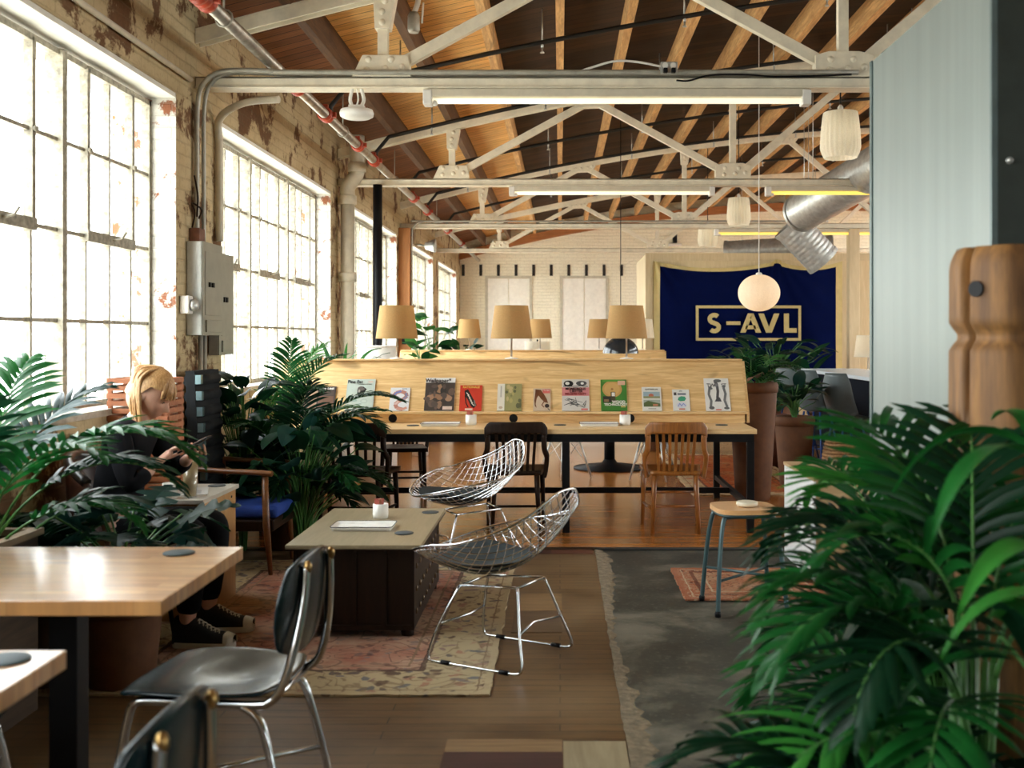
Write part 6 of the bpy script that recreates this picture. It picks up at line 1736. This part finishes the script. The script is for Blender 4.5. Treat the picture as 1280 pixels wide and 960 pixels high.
t.prism([(ax - hw, z0), (ax - hw + .085, z0), (ax + .012, z1 - .06), (ax + .045, z1), (ax - .045, z1)], fr_, .004)
t.prism([(ax + hw, z0), (ax + .045, z1), (ax - .012, z1 - .06), (ax + hw - .085, z0)], fr_, .0042)
t.prism([(ax - .09, z0 + .055), (ax + .09, z0 + .055), (ax + .066, z0 + .115), (ax - .066, z0 + .115)], fr_, .0044)
t.build('letter', My, e)
vx = ax + .285
t = MB()
t.prism([(vx - hw, z1), (vx - .045, z0), (vx + .012, z0 + .06), (vx - hw + .085, z1)], fr_, .004)
t.prism([(vx + hw, z1), (vx + hw - .085, z1), (vx - .012, z0 + .06), (vx - .045, z0), (vx + .045, z0)], fr_, .0042)
t.build('letter', My, e)
lx = vx + .235
P3([(lx, z0), (lx + .20, z0), (lx + .20, z0 + .07), (lx + .078, z0 + .07), (lx + .078, z1), (lx, z1)], 'letter')

e = thing('square_post', 'square cream-painted timber post standing under the yellow strip light', 'post', (4.41, 16.25, 0))
t = MB(); t.box(-.08, -.08, 0, .08, .08, 3.085); t.build('post', wood('cream_post', (.72, .60, .38), (.62, .50, .30), 'z', 1, .6), e, bevel=.006)
t = MB(); t.box(-.11, -.11, 0, .11, .11, .14); t.build('plinth', M_cream, e)

# ================================================================== PENDANTS
def pleated(loc, label):
    e = thing('pleated_pendant', label, 'pendant lamp', loc, 0, 'white pleated pendants')
    t = MB(); n = 96; k = 9; v = []
    for i in range(k + 1):
        tt = i / k; z = .175 - .35 * tt; r = .128 + .022 * math.sin(min(1, tt * 1.25) * PI * .5) - .028 * max(0, tt - .82) / .18
        for j in range(n):
            rr = r + (.0035 if j % 4 < 2 else -.0035) * (1 if 0 < i < k else .3); v.append((rr * math.cos(2 * PI * j / n), rr * math.sin(2 * PI * j / n), z))
    t.add(v, [(i * n + (j + 1) % n, i * n + j, (i + 1) * n + j, (i + 1) * n + (j + 1) % n) for i in range(k) for j in range(n)], 0, True)
    t.build('shade', M_creamsh, e)
    t = MB(); t.lathe([(0, .176), (.127, .175), (.127, .172), (0, .172)], n=32); t.lathe([(.022, .175), (.022, .215), (.008, .235)], n=14); t.build('cap', M_white, e)
    t = MB(); t.ball((0, 0, .0), .045, 14); t.build('bulb', mat('soft_bulb', (1, .88, .66), .4, var=0, emit=1.6), e)
    t = MB(); t.tube([(0, 0, .22), (0, 0, zc(loc[0]) + .06 - loc[2])], .006, 6); t.build('cord', M_black, e)
pleated((2.15, 8.28, 3.0), 'largest white pleated pendant, hanging nearest beside the grey partition')
pleated((2.30, 13.9, 3.07), 'white pleated pendant hanging above the bubble lamp, second in line')
pleated((2.29, 16.75, 3.03), 'small-looking white pleated pendant farthest back in the line')
e = thing('bubble_pendant', 'round ribbed cream bubble pendant hanging in front of the flag lettering', 'pendant lamp', (1.916, 10.4, 1.88))
t = MB(); prof = []
for i in range(33):
    a = -PI / 2 + PI * i / 32; prof.append((max(.03, .203 * math.cos(a) + (.0018 if i % 2 else -.0012)), .175 * math.sin(a)))
# ribs run from pole to pole
v = []; n = 80; kk = 24
for i in range(kk + 1):
    a = -PI / 2 + .12 + (PI - .24) * i / kk
    for j in range(n):
        r = .200 * math.cos(a) + (.0022 if j % 4 == 0 else 0); v.append((r * math.cos(2 * PI * j / n), r * math.sin(2 * PI * j / n), .178 * math.sin(a)))
t.add(v, [(i * n + j, i * n + (j + 1) % n, (i + 1) * n + (j + 1) % n, (i + 1) * n + j) for i in range(kk) for j in range(n)], 0, True)
t.build('shade', shademat('bubble_paper', (.95, .85, .70), .5), e)
t = MB(); t.ball((0, 0, 0), .05, 14); t.build('bulb', mat('bubble_bulb', (1, .78, .58), .4, var=0, emit=2.6), e)
t = MB(); t.lathe([(.03, .17), (.03, .19), (.006, .2)], n=16); t.build('cap', M_white, e)
t = MB(); t.tube([(0, 0, .19), (0, 0, zc(1.916) + .06 - 1.88)], .0045, 6); t.build('cord', M_white, e)
e = thing('dome_pendant', 'black metal dome pendant half hidden by the right front lamp', 'pendant lamp', (.73, 13.0, 1.26))
t = MB(); t.lathe([(.215 * math.cos(a), .20 * math.sin(a)) for a in [PI / 2 * q / 14 for q in range(14)]] + [(.02, .2)], n=36, caps=False); t.lathe([(.208 * math.cos(a), .194 * math.sin(a)) for a in [PI / 2 * q / 14 for q in range(14)][::-1]], n=36, caps=False); t.build('shade', mat('black_gloss', (.02, .024, .028), .15, var=.1), e)
t = MB(); t.lathe([(.025, .195), (.022, .25), (.008, .28)], n=14); t.build('cap', M_black, e)
t = MB(); t.ball((0, 0, .10), .035, 12); t.build('bulb', mat('soft_bulb', (1, .85, .6)), e)
t = MB(); t.tube([(0, 0, .26), (0, 0, zc(.73) + .06 - 1.26)], .005, 6); t.build('cord', M_black, e)

# ================================================================== SPIRAL DUCTS
def duct(name, label, path, r, seam=.06):
    e = thing(name, label, 'air duct'); P = crom(path, 1)
    P2 = []
    for a, b in zip(path[:-1], path[1:]):
        a, b = Vector(a), Vector(b); n = max(2, int((b - a).length / (seam / 3)))
        P2 += [a.lerp(b, q / n) for q in range(n)]
    P2.append(Vector(path[-1]))
    t = MB(); t.tube(P2, [r + (.006 if i % 3 == 0 else 0) for i in range(len(P2))], 28, caps=False); t.tube(P2, [r - .006] * len(P2), 28, caps=False); t.build('pipe', M_galv, e)
    for p, q in ((path[0], path[1]), (path[-1], path[-2])):
        p, q = Vector(p), Vector(q); d = (q - p).normalized()
        c = MB(); c.tube([p, p + d * .05], r + .014, 28, caps=False); c.build('collar', M_galv, e)
        h = MB(); q2 = p + d * .3; h.tube([(q2.x, q2.y, q2.z + r * .9), (q2.x, q2.y, zc(q2.x) + .27)], .005, 6); h.build('hanger', M_galv, e)
    return e
duct('spiral_duct', 'big silver spiral duct running from behind the grey partition, nearest one', [(3.62, 10.6, 3.42), (2.95, 13.2, 2.98)], .235)
duct('spiral_duct', 'silver duct outlet elbow pointing down right at the flag', [(3.02, 14.3, 2.95), (3.2, 14.3, 2.77), (3.50, 14.32, 2.46)], .23)
duct('spiral_duct', 'upright corrugated silver duct to the right of the cream post', [(4.62, 15.6, 3.1), (4.62, 15.6, 2.36)], .13)
duct('spiral_duct', 'long thin silver duct far back, above the flag wall', [(4.8, 19.0, 3.05), (3.0, 19.6, 3.0)], .2)
e = thing('wall_vent', 'small white wall unit high on the back brick wall', 'wall unit', (2.75, YB, 3.98 - .35))
t = MB(); t.box(-.16, -.12, 0, .16, -.002, .07); t.build('case', M_white, e, bevel=.02)
t = MB(); t.box(-.05, -.08, .09, .05, -.002, .3); t.build('bracket', M_black, e)

# ================================================================== LIGHT
w = bpy.data.worlds.new('overcast'); sc.world = w; w.use_nodes = True
nt = w.node_tree; bg = nt.nodes['Background']
tc = nt.nodes.new('ShaderNodeTexCoord'); sp = nt.nodes.new('ShaderNodeSeparateXYZ'); nt.links.new(tc.outputs['Generated'], sp.inputs[0])
nt.links.new(ramp(nt, math_(nt, 'MULTIPLY_ADD', sp.outputs[2], .5, .5), [(.40, (.66, .63, .55)), (.52, (.98, .97, .92)), (.8, (.95, .97, .97))]), bg.inputs[0])
bg.inputs[1].default_value = 5.0
for i, (a, b_) in enumerate(bays):        # portals steer sky sampling to the window openings
    L = bpy.data.lights.new('window_portal', 'AREA'); L.shape = 'RECTANGLE'; L.size = ZH - ZS; L.size_y = b_ - a; L.cycles.is_portal = True
    o = bpy.data.objects.new('window_portal', L); COL.objects.link(o); o.location = (XO - .02, (a + b_) / 2, (ZH + ZS) / 2); o.rotation_euler = (0, -PI / 2, 0)
for i, (a, b_) in enumerate(rb):
    L = bpy.data.lights.new('window_portal', 'AREA'); L.shape = 'RECTANGLE'; L.size = ZH + .3 - ZS; L.size_y = b_ - a; L.cycles.is_portal = True
    o = bpy.data.objects.new('window_portal', L); COL.objects.link(o); o.location = (XR + .32, (a + b_) / 2, (ZH + .3 + ZS) / 2); o.rotation_euler = (0, PI / 2, 0)
L = bpy.data.lights.new('window_portal', 'AREA'); L.shape = 'RECTANGLE'; L.size = FX1 - FX0; L.size_y = FZ - FB; L.cycles.is_portal = True
o = bpy.data.objects.new('window_portal', L); COL.objects.link(o); o.location = ((FX0 + FX1) / 2, YF - .32, (FZ + FB) / 2); o.rotation_euler = (PI / 2, 0, 0)
L = bpy.data.lights.new('window_portal', 'AREA'); L.shape = 'RECTANGLE'; L.size = 2.4; L.size_y = 17.2; L.cycles.is_portal = True
o = bpy.data.objects.new('window_portal', L); COL.objects.link(o); o.location = (10.2, 15.6, zc(10.2) + .5)
sc.view_settings.view_transform = 'Standard'; sc.view_settings.look = 'None'; sc.view_settings.gamma = 1; sc.view_settings.use_curve_mapping = False
sc.view_settings.exposure = 1.75
cy = sc.cycles
cy.max_bounces = 8; cy.diffuse_bounces = 4; cy.glossy_bounces = 3; cy.transmission_bounces = 4; cy.transparent_max_bounces = 12
cy.caustics_reflective = False; cy.caustics_refractive = False; cy.sample_clamp_indirect = 6
cy.use_denoising = True
try: cy.denoiser = 'OPENIMAGEDENOISE'
except Exception: pass

# leaves rest against walls instead of running into them
bpy.context.view_layer.update()
def clamp(root, ok):
    for o in kids(root):
        mw = o.matrix_world; inv = mw.inverted()
        for v in o.data.vertices:
            p = mw @ v.co; q = ok(p)
            if q is not None: v.co = inv @ q
for o in [o for o in COL.objects if o.parent is None and o.get('category') == 'plant']:
    if o.location.x < -1.2:
        clamp(o, lambda p: Vector((XW + .012 + .004 * math.sin(p.y * 40), p.y, p.z)) if p.x < XW + .012 else None)
    elif o.location.x < 1.4 and o.location.y < 4 and o.location.x > .5:
        clamp(o, lambda p: Vector((1.286, p.y, p.z)) if p.x > 1.29 and p.y > 3.22 else (Vector((p.x, 3.22, p.z)) if p.x > 1.29 and p.y > 3.2 else None))
